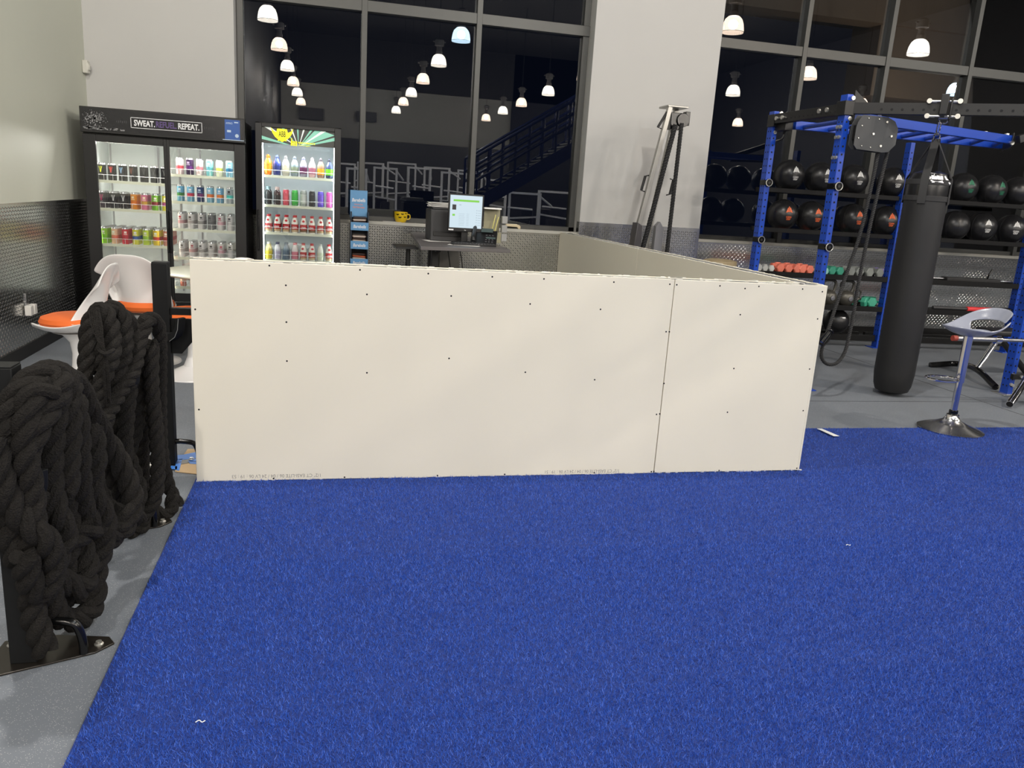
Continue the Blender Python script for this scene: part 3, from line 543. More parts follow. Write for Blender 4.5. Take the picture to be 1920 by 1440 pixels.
# ================================================================== SNACK BAR STAND
SB = mat('sky blue card', (96, 150, 196), .5); SBD = mat('dark navy card', (24, 34, 50), .5)
sy_ = 4.62; s0, s1 = at(657, 440, y=sy_).x, at(691, 440, y=sy_).x; zt = at(672, 357, y=sy_).z
st = thing('snack_bar_stand', 'narrow light blue cardboard snack bar stand beside the one door cooler', 'display stand', (0, 0, 0))
b = MB(); b.bb(s0, s0+.012, sy_, sy_+.2, 0, zt-.22); b.bb(s1-.012, s1, sy_, sy_+.2, 0, zt-.22); b.bb(s0, s1, sy_+.19, sy_+.2, 0, zt-.15); b.bb(s0, s1, sy_, sy_+.2, 0, .3); b.build('carcass', SBD, st)
hc = MB().bb(s0-.005, s1-.015, sy_+.1, sy_+.108, zt-.28, zt).build('header_card', SB, st)
MB().text('Barebells', XZ(((s0+s1)/2-.01, sy_+.099, zt-.1)), width=.14, height=.035, shear=.2, bold=.02).build('card_lettering', WH, hc)
b = MB(); b.text('SNACK', XZ(((s0+s1)/2-.01, sy_+.099, zt-.145)), width=.09, height=.015); b.text('PROTEIN BARS', XZ(((s0+s1)/2-.01, sy_+.099, zt-.175)), width=.12, height=.016, bold=.02); b.build('card_lettering', mat('orange print', (226, 140, 110), .5), hc)
BW = mat('pale bar wrapper', (196, 180, 168), .35); BK = mat('dark bar wrapper', (60, 44, 40), .35); BO = mat('orange bar wrapper', (176, 84, 50), .35)
tz = [at(672, 431, y=sy_).z, at(672, 466, y=sy_).z, at(672, 499, y=sy_).z, at(672, 531, y=sy_).z]
for i, z in enumerate(tz):
    fr = MB().bb(s0+.002, s1-.002, sy_-.006, sy_, z-.005, z+.078).build('tray_front', SB, st)
    MB().bb(s0+.012, s1-.012, sy_, sy_+.19, z, z+.006).build('tray', SBD, st)
    MB().text('Barebells', XZ(((s0+s1)/2, sy_-.007, z+.035)), width=.13, height=.034, shear=.2, bold=.02).build('tray_lettering', WH, fr)
    if i == 3: continue
    for k in range(4):
        mm = [(BW, BK, BW, BK), (BK, BW, BK, BW), (BO, BW, BO, BK)][i][k]; zz = z+.065+k*.022
        b = MB(); b.box((0, 0, 0), (.125, .12, .016)); b.box((-.066, 0, 0), (.012, .12, .003)); b.box((.066, 0, 0), (.012, .12, .003))
        if k == 0: MB().bb(s0+.014, s1-.014, sy_+.01, sy_+.17, z+.006, z+.054).build('bar_carton', mat('brown card', (120, 100, 84), .7), st)
        o = b.build('snack_bar', mm, None, bevel=.004); o.location = ((s0+s1)/2+rs.uniform(-.004, .004), sy_+.08, zz-.002); o.rotation_euler = (R(6), R(rs.uniform(-2, 4)), R(rs.uniform(-3, 3)))
        tag(o, '%s wrapped snack bar, %s from bottom, in the %s tray of the blue stand' % ({BW: 'pale', BK: 'dark', BO: 'orange'}[mm], ORD[k], ['top', 'middle', 'third'][i]), 'snack bar', 'snack bars in the blue stand')

# ================================================================== DESK AREA
GREYL = mat('grey laminate', (92, 88, 88), .4); DKP = mat('charcoal plastic', (52, 52, 54), .5); DK2 = mat('black plastic', (20, 20, 22), .35)
zd = 1.03
A_, B2, C_, D_ = at(767, 433, z=zd), at(789, 462, z=zd), at(957, 468, z=zd), at(926, 447, z=zd)
A_.y = min(A_.y, 4.98); dx_ = D_
desk = thing('standing_desk', 'grey topped standing desk with a monitor, inside the half wall enclosure', 'desk', (0, 0, 0))
b = MB(); pl = [(B2.x, B2.y), (C_.x, C_.y), (C_.x+.03, 4.4), (C_.x-.25, 4.98), (A_.x, A_.y)]
b.prism(pl, zd-.03, zd); b.build('tabletop', GREYL, desk, bevel=.003)
for (lx, ly) in ((C_.x-.62, C_.y+.35), (C_.x-.5, 4.5)):
    b = MB(); b.bb(lx-.03, lx+.03, ly-.04, ly+.04, .03, zd-.03); b.bb(lx-.035, lx+.035, ly-.3, ly+.3, 0, .03); b.bb(lx-.02, lx+.02, ly-.25, ly+.25, zd-.06, zd-.03); b.build('leg', BLACK, desk, bevel=.003)
b = MB()
for k in range(3): x = C_.x-.45+k*.13; b.tube(catmull([(x-.05, 4.3, zd-.03), (x, 4.25, .7), (x+.03, 4.2, .35), (x+.08, 4.25, .02)], 6), .005, 6)
b.build('cable', BLACK, desk)
p = at(742, 464, z=.985); q = at(800, 468, z=.985)
t = thing('side_table', 'thin black side table at the left end of the grey standing desk', 'table', (0, 0, 0))
MB().bb(p.x, B2.x+.02, p.y, p.y+.42, .975, .99).build('tabletop', BLACK, t, bevel=.002)
lx = at(765, 480, y=p.y+.1).x; b = MB(); b.cyl((lx, p.y+.1, .02), (lx, p.y+.1, .975), .02, n=12); b.lathe([(.18, 0), (.18, .012), (.03, .025)], c=(lx, p.y+.1, 0)); b.build('pedestal', BLACK, t)
t = thing('grey_cabinet', 'flat grey cabinet standing on the floor under the standing desk', 'cabinet', (0, 0, 0))
x0, x1 = at(822, 480, y=4.7).x, at(862, 480, y=4.7).x
MB().bb(x0, x1, 4.7, 4.96, .0, .93).build('carcass', mat('mid grey panel', (104, 102, 98), .5), t, bevel=.004)
b = MB(); b.bb(x0+.01, x1-.01, 4.69, 4.7, .02, .91); d_ = b.build('door', MATS['mid grey panel'], t, bevel=.003); b = MB(); b.cyl((x1-.03, 4.68, .5), (x1-.03, 4.68, .6), .005, n=8); b.build('handle', STEEL, d_)
# monitor
my = B2.y+.62
a = at(845, 365, y=my); c = at(905, 369, y=my); e = at(843, 426, y=my); mw = c.x-a.x; mh = a.z-e.z
mt = thing('computer_monitor', 'black monitor showing a pale web page with a green bar', 'monitor', ((a.x+c.x)/2, my, zd), R(-2))
b = MB(); b.bb(-mw/2-.014, mw/2+.014, 0, .035, a.z-zd-mh-.035, a.z-zd+.014); b.bb(-.12, .12, .035, .06, a.z-zd-mh+.03, a.z-zd-.05); b.build('casing', DK2, mt, bevel=.004)
z0 = a.z-zd-mh; SCM = mat('lit screen', (24, 26, 30), .3, emit=(196, 214, 224), es=.6, var=.01)
s = MB().bb(-mw/2, mw/2, -.002, 0, z0, z0+mh).build('screen', SCM, mt)
def em(n, c, k=.6): return mat(n, (16, 18, 20), .4, emit=c, es=k)
MB().bb(-mw*.4, mw*.4, -.003, -.002, z0+mh*.81, z0+mh*.87).build('menu_bar', em('green pixels', (120, 196, 60)), s)
b = MB(); b.bb(-mw*.43, -mw*.31, -.003, -.002, z0+mh*.55, z0+mh*.71); b.build('profile_picture', em('dark pixels', (46, 40, 46), .3), s)
MB().bb(-mw*.42, -mw*.34, -.003, -.002, z0+mh*.36, z0+mh*.42).build('badge', em('green pixels', (120, 196, 60)), s)
b = MB()
for k in range(7): b.bb(mw*.32, mw*(.345 if k % 2 else .35), -.003, -.002, z0+mh*(.1+.075*k), z0+mh*(.115+.075*k)); b.bb(mw*.37, mw*.47, -.003, -.002, z0+mh*(.1+.075*k), z0+mh*(.108+.075*k))
for k in range(8): b.bb(-mw*.22, -mw*(.05-.01*(k % 3)), -.003, -.002, z0+mh*(.08+.05*k), z0+mh*(.086+.05*k)); b.bb(mw*.02, mw*.1, -.003, -.002, z0+mh*(.08+.05*k), z0+mh*(.086+.05*k))
b.bb(-mw*.22, -mw*.15, -.003, -.002, z0+mh*.7, z0+mh*.715); b.build('page_text', em('grey pixels', (150, 164, 176), .5), s)
b = MB(); b.bb(-.03, .03, .03, .06, .02, a.z-zd-mh+.05); b.lathe([(.12, 0), (.12, .012), (.03, .022)], c=(0, .05, 0)); b.build('stand', DK2, mt, bevel=.002)
b = MB(); b.bb(-mw/2-.006, -mw/2+.04, -.0015, 0, z0-.026, z0-.014); b.build('sticker', WH, mt)
b = MB(); b.text('hp', XZ((0, -.001, z0-.02)), height=.014); b.build('logo', WH, mt)
# printer (big dark box) and paper on it
py_ = my+.2; a = at(808, 392, y=py_); c = at(846, 440, y=py_)
pr = thing('office_printer', 'boxy dark grey printer on the desk behind the monitor', 'printer', (0, 0, 0))
px0, px1, pz1 = a.x, a.x+.36, a.z
MB().bb(px0, px1, py_, py_+.4, zd, pz1).build('casing', DKP, pr, bevel=.01)
MB().bb(px0+.03, px1-.03, py_-.012, py_, zd+.05, zd+.09).build('paper_tray', DK2, pr, bevel=.002)
MB().bb(px0+.02, px1-.02, py_+.02, py_+.38, pz1, pz1+.02).build('lid', DKP, pr, bevel=.005)
PAPER2 = mat('white paper', (226, 224, 220), .7)
b = MB()
for k in range(7): b.box((px0+.13+rs.uniform(-.01, .01), py_+.18, pz1+.024+k*.006), (.27, .21, .004), Matrix.Rotation(R(rs.uniform(-8, 8)), 3, 'Z')@Matrix.Rotation(R(rs.uniform(-1, 1)), 3, 'Y'))
tag(b.build('paper_stack', PAPER2), 'loose stack of white paper lying on top of the printer', 'paper')
# desk phone
pp = at(906, 440, y=my-.1); PHS = 1.0
ph = thing('desk_phone', 'black desk phone with curly cord standing right of the monitor', 'phone', (pp.x, my-.12, zd+.0005), R(-15))
Mx = Matrix.Rotation(R(38), 3, 'X')
b = MB(); b.box((0, .05, .055), (.2, .17, .022), Mx); b.bb(-.08, .08, .06, .12, 0, .07); b.build('body', DK2, ph, bevel=.004)
b = MB(); b.box((.055, .03, .06), (.07, .02, .004), Mx); b.box((.02, .085, .115), (.09, .045, .004), Mx); b.build('display', mat('phone display', (70, 84, 84), .2), ph)
b = MB(); b.tube(catmull([(-.075, -.035, .035), (-.075, -.02, .065), (-.075, .05, .11), (-.075, .11, .145), (-.075, .13, .13)], 6), .016, 10); b.build('handset', DK2, ph)
b = MB()
for i in range(4):
    for j in range(3): b.box((.02+j*.024, -.005+i*.02, .03+i*.0158), (.014, .011, .006), Mx)
b.build('keypad', mat('dim keys', (70, 70, 74), .5), ph)
b = MB(); cpts = [(-.075+.01*math.cos(t*.9)-t*.003, -.03-.01*math.sin(t*.9), .02+.006*math.cos(t*.9)) for t in range(40)]; b.tube([(x, y, max(z, .006)) for x, y, z in cpts], .003, 5); b.build('cord', DK2, ph); ph.scale = (1.2, 1.2, 1.15)
# keyboard, papers, card reader
kp = at(846, 442, z=zd+.01); kb = thing('keyboard', 'black keyboard and scanner tangle in front of the monitor', 'keyboard', (kp.x+.02, my-.2, zd), R(4))
MB().bb(-.2, .2, -.06, .06, 0, .018).build('case', DK2, kb, bevel=.003)
b = MB()
for i in range(14):
    for j in range(4): b.bb(-.185+i*.027, -.163+i*.027, -.048+j*.026, -.028+j*.026, .018, .024)
b.build('keys', DKP, kb)
pz = [((825, 452), R(10), (.30, .21), 'sheet of white paper nearest the left end of the desk'), ((872, 460), R(-20), (.28, .2), 'sheet of white paper at the front edge, centre of the desk'), ((905, 456), R(35), (.2, .14), 'small sheet of white paper right of the others on the desk')]
for k, ((x, y), rz, (sx, sy), lab) in enumerate(pz):
    p = at(x, y, z=zd); b = MB(); b.box((0, 0, 0), (sx, sy, .0012)); o = b.build('paper_sheet', PAPER2); o.location = (p.x, max(p.y, B2.y+.13), zd+.0012+k*.0016); o.rotation_euler = (0, 0, rz); tag(o, lab, 'paper')
# pen holder with brochures right of monitor
p = at(925, 430, y=my+.45); hx = p.x
t = thing('brochure_holder', 'clear and white desk organiser with cards and pens behind the phone', 'desk organiser', (hx, my+.4, zd))
b = MB(); b.bb(-.1, .06, -.05, .06, 0, .1); b.bb(-.1, .06, .05, .06, .1, .32); b.build('body', mat('frosted plastic', (150, 146, 120), .3), t, bevel=.003)
b = MB()
for k in range(3): b.bb(.065, .12, -.04, .02, .02+k*.085, .09+k*.085)
b.build('card_pocket', mat('grey plastic', (150, 150, 148), .4), t, bevel=.003)
b = MB(); b.bb(-.12, .05, -.06, .04, .32, .335); b.build('lid', WHITE, t, bevel=.002)
b = MB(); b.cyl((-.04, -.06, .1), (0, -.03, .27), .005, n=8); b.cyl((-.01, -.06, .1), (.03, -.03, .25), .005, n=8); b.build('pens', mat('yellow pen', (206, 200, 120), .4), t)
# things on the sill
mp = at(752, 418, y=5.1); YE = mat('yellow glaze', (212, 178, 20), .3, coat=.3)
mg = thing('yellow_bucket', 'small yellow bucket with black bat shapes on the window sill', 'bucket', (mp.x, 5.16, 1.12))
b = MB(); b.lathe([(.045, 0), (.06, .012), (.072, .05), (.075, .115), (.071, .115), (.068, .05), (.05, .014), (0, .012)], n=28); b.build('body', YE, mg)
b = MB()
bat = [(-1, .25), (-.6, .5), (-.3, .15), (-.12, .45), (0, .25), (.12, .45), (.3, .15), (.6, .5), (1, .25), (.6, -.05), (.3, -.35), (0, -.1), (-.3, -.35), (-.6, -.05)]
for dx, dz, s_ in ((-.04, .085, .02), (.012, .092, .019), (-.015, .055, .02), (.04, .06, .018), (.05, .1, .014)):
    yy_ = -math.sqrt(.0755**2-dx**2)-.0012; ang = math.atan2(dx, -yy_)
    Mb = Matrix.Translation((dx, yy_, dz))@Matrix.Rotation(ang, 4, 'Z')@XZ((0, 0, 0)); b.prism([(x*s_, z*s_) for x, z in bat], 0, .001, Mb)
b.build('bat_print', BLACKG, mg)
b = MB(); b.tube(catmull([(.07, 0, .09), (.1, 0, .085), (.1, 0, .045), (.068, 0, .035)], 6), .006, 8); b.build('handle', YE, mg)
hp_ = at(960, 424, y=5.12); t = thing('cream_handset', 'cream coloured stapler shaped device on the sill right of the desk', 'device', (hp_.x, 5.13, 1.12), R(-4))
b = MB(); b.prism([(-.1, 0), (-.08, .035), (-.065, .05), (.08, .045), (.1, .03), (.1, 0), (.075, 0), (.06, .02), (-.055, .022), (-.07, 0)], -.025, .025, XZ((0, 0, 0))); b.build('body', mat('cream plastic', (206, 190, 156), .4), t, bevel=.004)
b = MB(); b.bb(-.06, .06, -.027, .027, .046, .052); b.build('grip', mat('ivory plastic', (226, 216, 190), .4), t, bevel=.002)
sp_ = at(735, 413, y=5.15); b = MB(); b.box((0, 0, 0), (.2, .12, .002)); o = b.build('paper_sheet', PAPER2); o.location = (sp_.x, 5.16, 1.1225); tag(o, 'sheet of paper lying on the sill left of the yellow bucket', 'paper')

# ================================================================== ROPE TRAINER (leaning against the column side)
skY = 4.15
t0, t1 = at(1256, 200, y=skY), at(1281, 204, y=skY); b0, b1 = at(1203, 400, y=skY), at(1236, 402, y=skY)
sk = thing('rope_trainer', 'silver two rail rope pulling trainer standing before the white column', 'rope trainer', (0, 0, 0))
RAIL = mat('silver rail', (166, 164, 158), .35, .6)
def lineext(a, b, z): k = (z-b.z)/(a.z-b.z); return Vector((b.x+(a.x-b.x)*k, b.y+(a.y-b.y)*k, z))
zt_ = (t0.z+t1.z)/2
for (a, c, dy) in ((t0, b0, 0), (t1, b1, .18)):
    a = Vector((a.x, a.y+dy, zt_)); c = Vector((c.x, c.y+dy, c.z)); lo = lineext(a, c, .05); ax = (a-lo).normalized()
    rt = Matrix((ax.cross(Vector((0, 1, 0))).normalized(), Vector((0, 1, 0)).cross(ax).cross(ax).normalized(), ax)).transposed()
    rt = ax.to_track_quat('Z', 'Y').to_matrix()
    b = MB(); b.box((a+lo)/2, (.055, .045, (a-lo).length), rt); b.box((a+lo)/2+rt@Vector((0, -.024, 0)), (.012, .004, (a-lo).length-.02), rt); b.build('rail', RAIL, sk, bevel=.004)
top = Vector(((t0.x+t1.x)/2, skY+.09, zt_))
b = MB(); b.bb(t0.x-.03, t1.x+.05, skY-.03, skY+.22, zt_-.0, zt_+.02); b.build('top_plate', RAIL, sk, bevel=.004)
b = MB(); b.bb(t0.x+.02, t1.x+.0, skY-.02, skY+.1, zt_-.22, zt_-.05); b.cyl((t1.x, skY-.04, zt_-.12), (t1.x, skY+.02, zt_-.12), .07, n=20); b.bb(t1.x+.03, t1.x+.08, skY-.02, skY+.06, zt_-.17, zt_-.03); b.build('pulley', BLACKG, sk, bevel=.005)
rTop = at(1278, 232, y=skY-.1); rBot = at(1252, 460, y=skY-.1); l2 = at(1266, 235, y=skY-.06); l2b = at(1212, 440, y=skY-.06)
def twisted(path, Rr, pitch, n=8, strands=3, sub=None):
    "laid rope: strands twisting round a smooth path"
    P = [Vector(p) for p in path]; K = len(P); L_ = [0]
    for i in range(1, K): L_.append(L_[-1]+(P[i]-P[i-1]).length)
    fr = []; nrm = None
    for k in range(K):
        t = (P[min(k+1, K-1)]-P[max(k-1, 0)]).normalized()
        if nrm is None: nrm = t.orthogonal().normalized()
        nrm = (nrm-t*nrm.dot(t)).normalized(); fr.append((nrm.copy(), t.cross(nrm)))
    out = []
    for s in range(strands):
        q = []
        for k in range(K):
            a = 2*math.pi*(L_[k]/pitch+s/strands); q.append(P[k]+(fr[k][0]*math.cos(a)+fr[k][1]*math.sin(a))*Rr*.52)
        out.append((q, Rr*.56))
    return out
def resample(P, step):
    P = [Vector(p) for p in P]; out = [P[0]]; acc = 0
    for a, c in zip(P[:-1], P[1:]):
        d = (c-a).length
        if d == 0: continue
        while acc+d >= step:
            k = (step-acc)/d; a = a.lerp(c, k); out.append(a.copy()); d = (c-a).length; acc = 0
            if d < 1e-9: break
        acc += d
    out.append(P[-1]); return out
def rope_into(b, pts, Rr, pitch, n=8, seg=None, cm=12):
    path = resample(catmull(pts, cm), seg or pitch/9)
    for q, rr in twisted(path, Rr, pitch): b.tube(q, rr, n)
GYMROPE = mat('black braided rope', (30, 30, 31), .7, bump=.3, bscale=300)
b = MB(); rope_into(b, [rTop, (rTop+rBot)/2, rBot, rBot+Vector((0, 0, -.9))], .022, .09); rope_into(b, [l2, (l2+l2b)/2, l2b, l2b+Vector((-.12, 0, -.6))], .026, .09); b.build('pull_rope', GYMROPE, sk)
sh = (b0.x+b1.x)/2; ld_ = lineext(t0, b0, 1.05); rd_ = lineext(t1, b1, 1.05)
b = MB(); b.prism([(-.10, -1.05), (-.02, -.02), (.0, .25), (.055, .22), (.07, -.1), (.16, -.2), (.16, -1.05)], -.05, .1, XZ((ld_.x-.02, skY-.02, 1.05))); b.build('base_shroud', mat('dark grey shroud', (62, 60, 62), .35), sk, bevel=.008)
b = MB(); b.prism([(-.03, -.5), (-.02, .22), (.02, .27), (.07, .2), (.07, -.5)], -.04, .04, XZ((rd_.x+.03, skY-.0, 1.05))); b.build('base_shroud', mat('light grey shroud', (120, 120, 124), .35), sk, bevel=.006)
b = MB(); b.bb(ld_.x, rd_.x+.1, skY-.05, skY+.1, .88, .95); b.bb(ld_.x-.1, rd_.x+.2, skY-.25, skY+.35, .0, .06); b.cyl((rd_.x-.05, skY+.0, .6), (rd_.x-.05, skY+.09, .6), .2, n=24); b.build('base_frame', BLACK, sk, bevel=.005)
b = MB()
for (a, c, z, sgn) in ((t0, b0, zt_-.22, -1), (t0, b0, 1.62, -1), (t1, b1, 1.6, 1)):
    p = lineext(a, c, z); q = lineext(a, c, z+.17); o1 = p+Vector((sgn*.07, 0, .01)); o2 = q+Vector((sgn*.07 if z < 2 else sgn*.02, 0, -.01))
    h = MB(); h.tube([p+Vector((sgn*.03, 0, 0)), o1, o2, q+Vector((sgn*.03, 0, 0))], .007, 8); h.tube([o1, o2], .014, 10); h.build('foot_handle', BLACK, sk)
# round beige stool behind the side wall
p = at(1350, 491, z=.925); t = thing('round_stool', 'round beige stool with only its top showing over the half wall', 'stool', (p.x, p.y, 0))
b = MB(); b.lathe([(0, .88), (.17, .88), (.185, .9), (.18, .94), (.12, .955), (0, .957)], n=32); b.build('seat', mat('beige vinyl', (168, 150, 116), .5), t)
for k in range(4): a = k*math.pi/2+.4; MB().cyl((.13*math.cos(a), .13*math.sin(a), .88), (.2*math.cos(a), .2*math.sin(a), 0), .014, n=8).build('leg', BLACK, t)

# ================================================================== RIG
HOLE = mat('dark hole', (8, 8, 12), .8)
U1 = Vector((4.73, 3.2)); U2 = Vector((4.69, 2.04)); U4 = Vector((6.73, 1.93)); ZU = 2.42
rig = thing('pull_up_rig', 'blue and black bolted steel gym rig holding the punching bag', 'rig', (0, 0, 0))
def upright(parent, x, y, z0, z1, name='upright', s=.075, m=None, foot=True):
    b = MB(); w = .052; b.bb(x-w/2, x+w/2, y-.045, y+.045, z0, z1); b.m = 1
    z = z0+.08
    while z < z1-.05:
        b.cyl((x, y-.0458, z), (x, y-.044, z), .009, n=10)
        b.cyl((x-w/2-.0008, y-.02, z), (x-w/2+.001, y-.02, z), .0085, n=10); b.cyl((x-w/2-.0008, y+.02, z), (x-w/2+.001, y+.02, z), .0085, n=10)
        z += .0635
    u = b.build(name, [m or BLUEP, HOLE], parent, bevel=.004)
    if foot:
        MB().bb(x-.09, x+.09, y-.075, y+.075, z0, z0+.008).build('foot_plate', BOLT if foot == 2 else BLUEP, parent, bevel=.002)
    return u
def bolts(parent, pts, r=.017, dr=(0, -1, 0), ln=.014):
    d = Vector(dr)
    for p in pts: MB().cyl(Vector(p), Vector(p)+d*ln, r, n=10).build('bolt', BOLT, parent)
upright(rig, U1.x, U1.y, 0, ZU); upright(rig, U2.x, U2.y, 0, ZU+.03); upright(rig, U4.x, U4.y, .0, ZU, foot=2)
# black beams
zb0, zb1 = ZU-.115, ZU-.03
b = MB(); b.bb(U1.x-.035, U1.x+.035, U2.y+.038, U1.y-.038, zb0, zb1); b.m = 1
for i in range(14): b.cyl((U1.x-.036, U2.y+.14+i*.066, zb0+.03), (U1.x-.034, U2.y+.14+i*.066, zb0+.03), .009, n=10)
b.build('beam', [BLACK, HOLE], rig, bevel=.004)
zc = (zb0+zb1)/2
p0 = Vector((U2.x+.04, U2.y-.02, zc)); pb = at(1765, 203, z=zc); pe = at(1990, 208, z=zc)
dirb = (pe-p0).normalized(); pe = p0+dirb*(pe-p0).length; qb = dirb.to_track_quat('X', 'Z').to_matrix()
# right-handed frame with x along the beam
yv = Vector((0, 0, 1)).cross(dirb).normalized(); FB = Matrix((dirb, yv, Vector((0, 0, 1)))).transposed()
b = MB(); b.box((p0+pe)/2, ((pe-p0).length, .07, .085), FB); b.m = 1; n_ = int((pe-p0).length/.075)
for i in range(3, n_):
    q = p0+dirb*(i*.075)+yv*-.0352+Vector((0, 0, -.008)); b.cyl(q, q+yv*-.0015, .010, n=10)
b.build('beam', [BLACK, HOLE], rig, bevel=.004)
b = MB(); b.bb(U2.x-.045, U2.x+.045, U2.y-.06, U2.y+.06, ZU-.13, ZU-.02); b.build('gusset', BLACK, rig, bevel=.003); b = MB(); b.bb(U1.x-.04, U1.x+.06, U1.y-.08, U1.y+.04, ZU-.14, ZU-.03); b.build('gusset', BLACK, rig, bevel=.003); b = MB(); b.prism([(0, 0), (.14, 0), (0, .1)], -.003, .003, XZ((U2.x+.04, U2.y-.04, ZU-.03))); b.build('gusset', BLACK, rig, bevel=.003)
bolts(rig, [(U2.x+.01, U2.y-.06, ZU+.0), (U2.x+.02, U2.y-.04, ZU-.155), (U1.x+.02, U1.y-.08, ZU-.02), (U1.x+.005, U1.y-.04, ZU-.19)])
bolts(rig, [(U1.x-.036, U1.y-.12, zc), (U1.x-.036, U1.y-.22, zc), (U2.x-.036, U2.y+.30, zc), (U2.x-.036, U2.y+.19, zc)], dr=(-1, 0, 0), r=.019)
for zz in (ZU-.22, ZU-.30, ZU-.46): bolts(rig, [(U2.x-.026, U2.y-.02, zz), (U2.x-.026, U2.y+.02, zz)], dr=(-1, 0, 0), r=.015)
# landmine style knobs on uprights
for (px, py, u, yy_) in ((1434, 342, U1, U1.y), (1565, 349, U2, U2.y), (1419, 449, U1, U1.y), (1545, 463, U2, U2.y)):
    p = at(px, py, y=yy_-.06); b = MB(); b.cyl((u.x, yy_-.045, p.z), (u.x, yy_-.075, p.z), .033, n=16); b.bb(u.x-.031, u.x+.031, yy_-.05, yy_+.047, p.z-.025, p.z+.025); k = b.build('band_peg', BLACKG, rig, bevel=.004); MB().cyl((u.x, yy_-.075, p.z), (u.x, yy_-.079, p.z), .012, n=12).build('peg_cap', BLACK, k); bb_ = MB(); bb_.tube([(u.x+.033*math.cos(a), yy_-.077, p.z+.033*math.sin(a)) for a in [i*math.pi/10 for i in range(20)]], .004, 6, True); bb_.build('peg_ring', BOLT, k)
# monkey-bar ladder
zl = 2.29
nl0, nl1 = at(1606, 222, z=zl), at(1893, 262, z=zl); fl0, fl1 = at(1478, 237, z=zl), at(1868, 277, z=zl)
n0 = Vector((U2.x+.06, 2.07)); n1 = Vector((nl1.x, nl1.y)); f0 = Vector((fl0.x-.02, 2.98)); f1_ = Vector((n1.x+.35, 3.02))
lad = None
for (a, c) in ((n0, n1), (f0, f1_)):
    d = (c-a); ang = math.atan2(d.y, d.x); b = MB(); b.box(((a.x+c.x)/2, (a.y+c.y)/2, zl), (d.length, .05, .075), Matrix.Rotation(ang, 3, 'Z')); b.build('ladder_rail', BLUEP, rig, bevel=.004)
for i in range(9):
    k = .04+i*.115; a = n0.lerp(n1, k); c = f0.lerp(f1_, k); MB().cyl((a.x, a.y, zl-.012), (c.x, c.y, zl-.012), .02, n=12).build('rung', BLUEP, rig)
b = MB(); b.box(((n1.x+f1_.x)/2+.03, (n1.y+f1_.y)/2-.0, zl), (.008, (f1_-n1).length+.1, .12), Matrix.Rotation(math.atan2(-(f1_.x-n1.x), f1_.y-n1.y), 3, 'Z')); b.build('end_plate', BLACK, rig)
b = MB(); b.box((n1.x+.35, n1.y-.12, zl+.13), (.8, .05, .07), Matrix.Rotation(R(-20), 3, 'Y')); b.build('ladder_brace', BLACK, rig, bevel=.004)
bolts(rig, [(n1.x-.0, n1.y-.03, zl-.03), (f1_.x, f1_.y-.06, zl)], r=.02)
bolts(rig, [(n1.x-.06, n1.y-.02, zl+.036), (n1.x-.3, n1.y-.02, zl+.036)], r=.02, dr=(0, 0, 1))
b = MB(); b.bb(U2.x+.02, U2.x+.1, 2.04, 2.16, zl-.06, zl+.12); b.bb(U1.x-.0, U1.x+.08, 2.98, 3.16, zl-.05, zl+.05); b.build('ladder_bracket', BLACK, rig, bevel=.003)
b = MB(); b.tube(catmull([(U1.x+.01, U1.y-.07, ZU-.11), (U1.x+.07, U1.y-.1, ZU-.16), (U1.x+.06, U1.y-.1, ZU-.24), (U1.x+.01, U1.y-.07, ZU-.27)], 6), .012, 8); b.build('curved_handle', BLACK, rig)
bolts(rig, [(U4.x-.012, U4.y-.045, .19), (U4.x+.05, U4.y-.076, .18), (U4.x-.012, U4.y-.045, .10), (U4.x+.012, U4.y-.045, .09)], r=.014)
b = MB(); b.bb(U4.x-.03, U4.x+.5, U4.y-.075, U4.y-.04, .15, .2); b.build('low_brace', BLACK, rig, bevel=.003)
# pulley box with rope loop
pxc = at(1630, 250, y=1.95); bx0, bx1 = at(1592, 250, y=1.95).x, at(1670, 250, y=1.95).x; bz0, bz1 = at(1630, 286, y=1.95).z, at(1630, 219, y=1.95).z
pl_ = thing('rope_pulley', 'black octagonal rope pulley box with a hanging black rope loop', 'pulley trainer', (0, 0, 0))
W_, H_ = bx1-bx0, bz1-bz0; oc_ = [(-.38, .5), (.22, .5), (.4, .4), (.5, .2), (.5, -.25), (.35, -.47), (.2, -.5), (-.42, -.46), (-.5, -.35), (-.5, .15), (-.47, .3)]
cxp = (bx0+bx1)/2; czp = (bz0+bz1)/2
for y in (1.93, 2.0): MB().prism([(x*W_, z*H_) for x, z in oc_], -.003, .003, XZ((cxp, y-.06, czp))).build('side_plate', mat('dark plate', (52, 54, 56), .45), pl_, bevel=.001)
b = MB(); b.cyl((cxp+.02, 1.878, czp), (cxp+.02, 1.935, czp), .13, n=32); b.build('wheel', BLACKG, pl_)
for (x, z, r_) in ((-.08, 0, .009), (.2, .36, .009), (.36, -.02, .009), (.14, -.32, .009), (-.25, .42, .004), (0, .42, .004), (-.38, .2, .004), (-.42, -.15, .004), (-.32, -.36, .004), (-.1, -.38, .004)):
    MB().cyl((cxp+x*W_, 1.867, czp+z*H_), (cxp+x*W_, 1.86, czp+z*H_), r_, n=12).build('bolt', BOLT, pl_)
b = MB(); b.bb(U2.x+.03, bx0+.04, 1.88, 1.99, czp-.05, czp+.06); b.build('mount_arm', BLACK, pl_, bevel=.003)
P_ = lambda x, y, d: at(x, y, y=d)
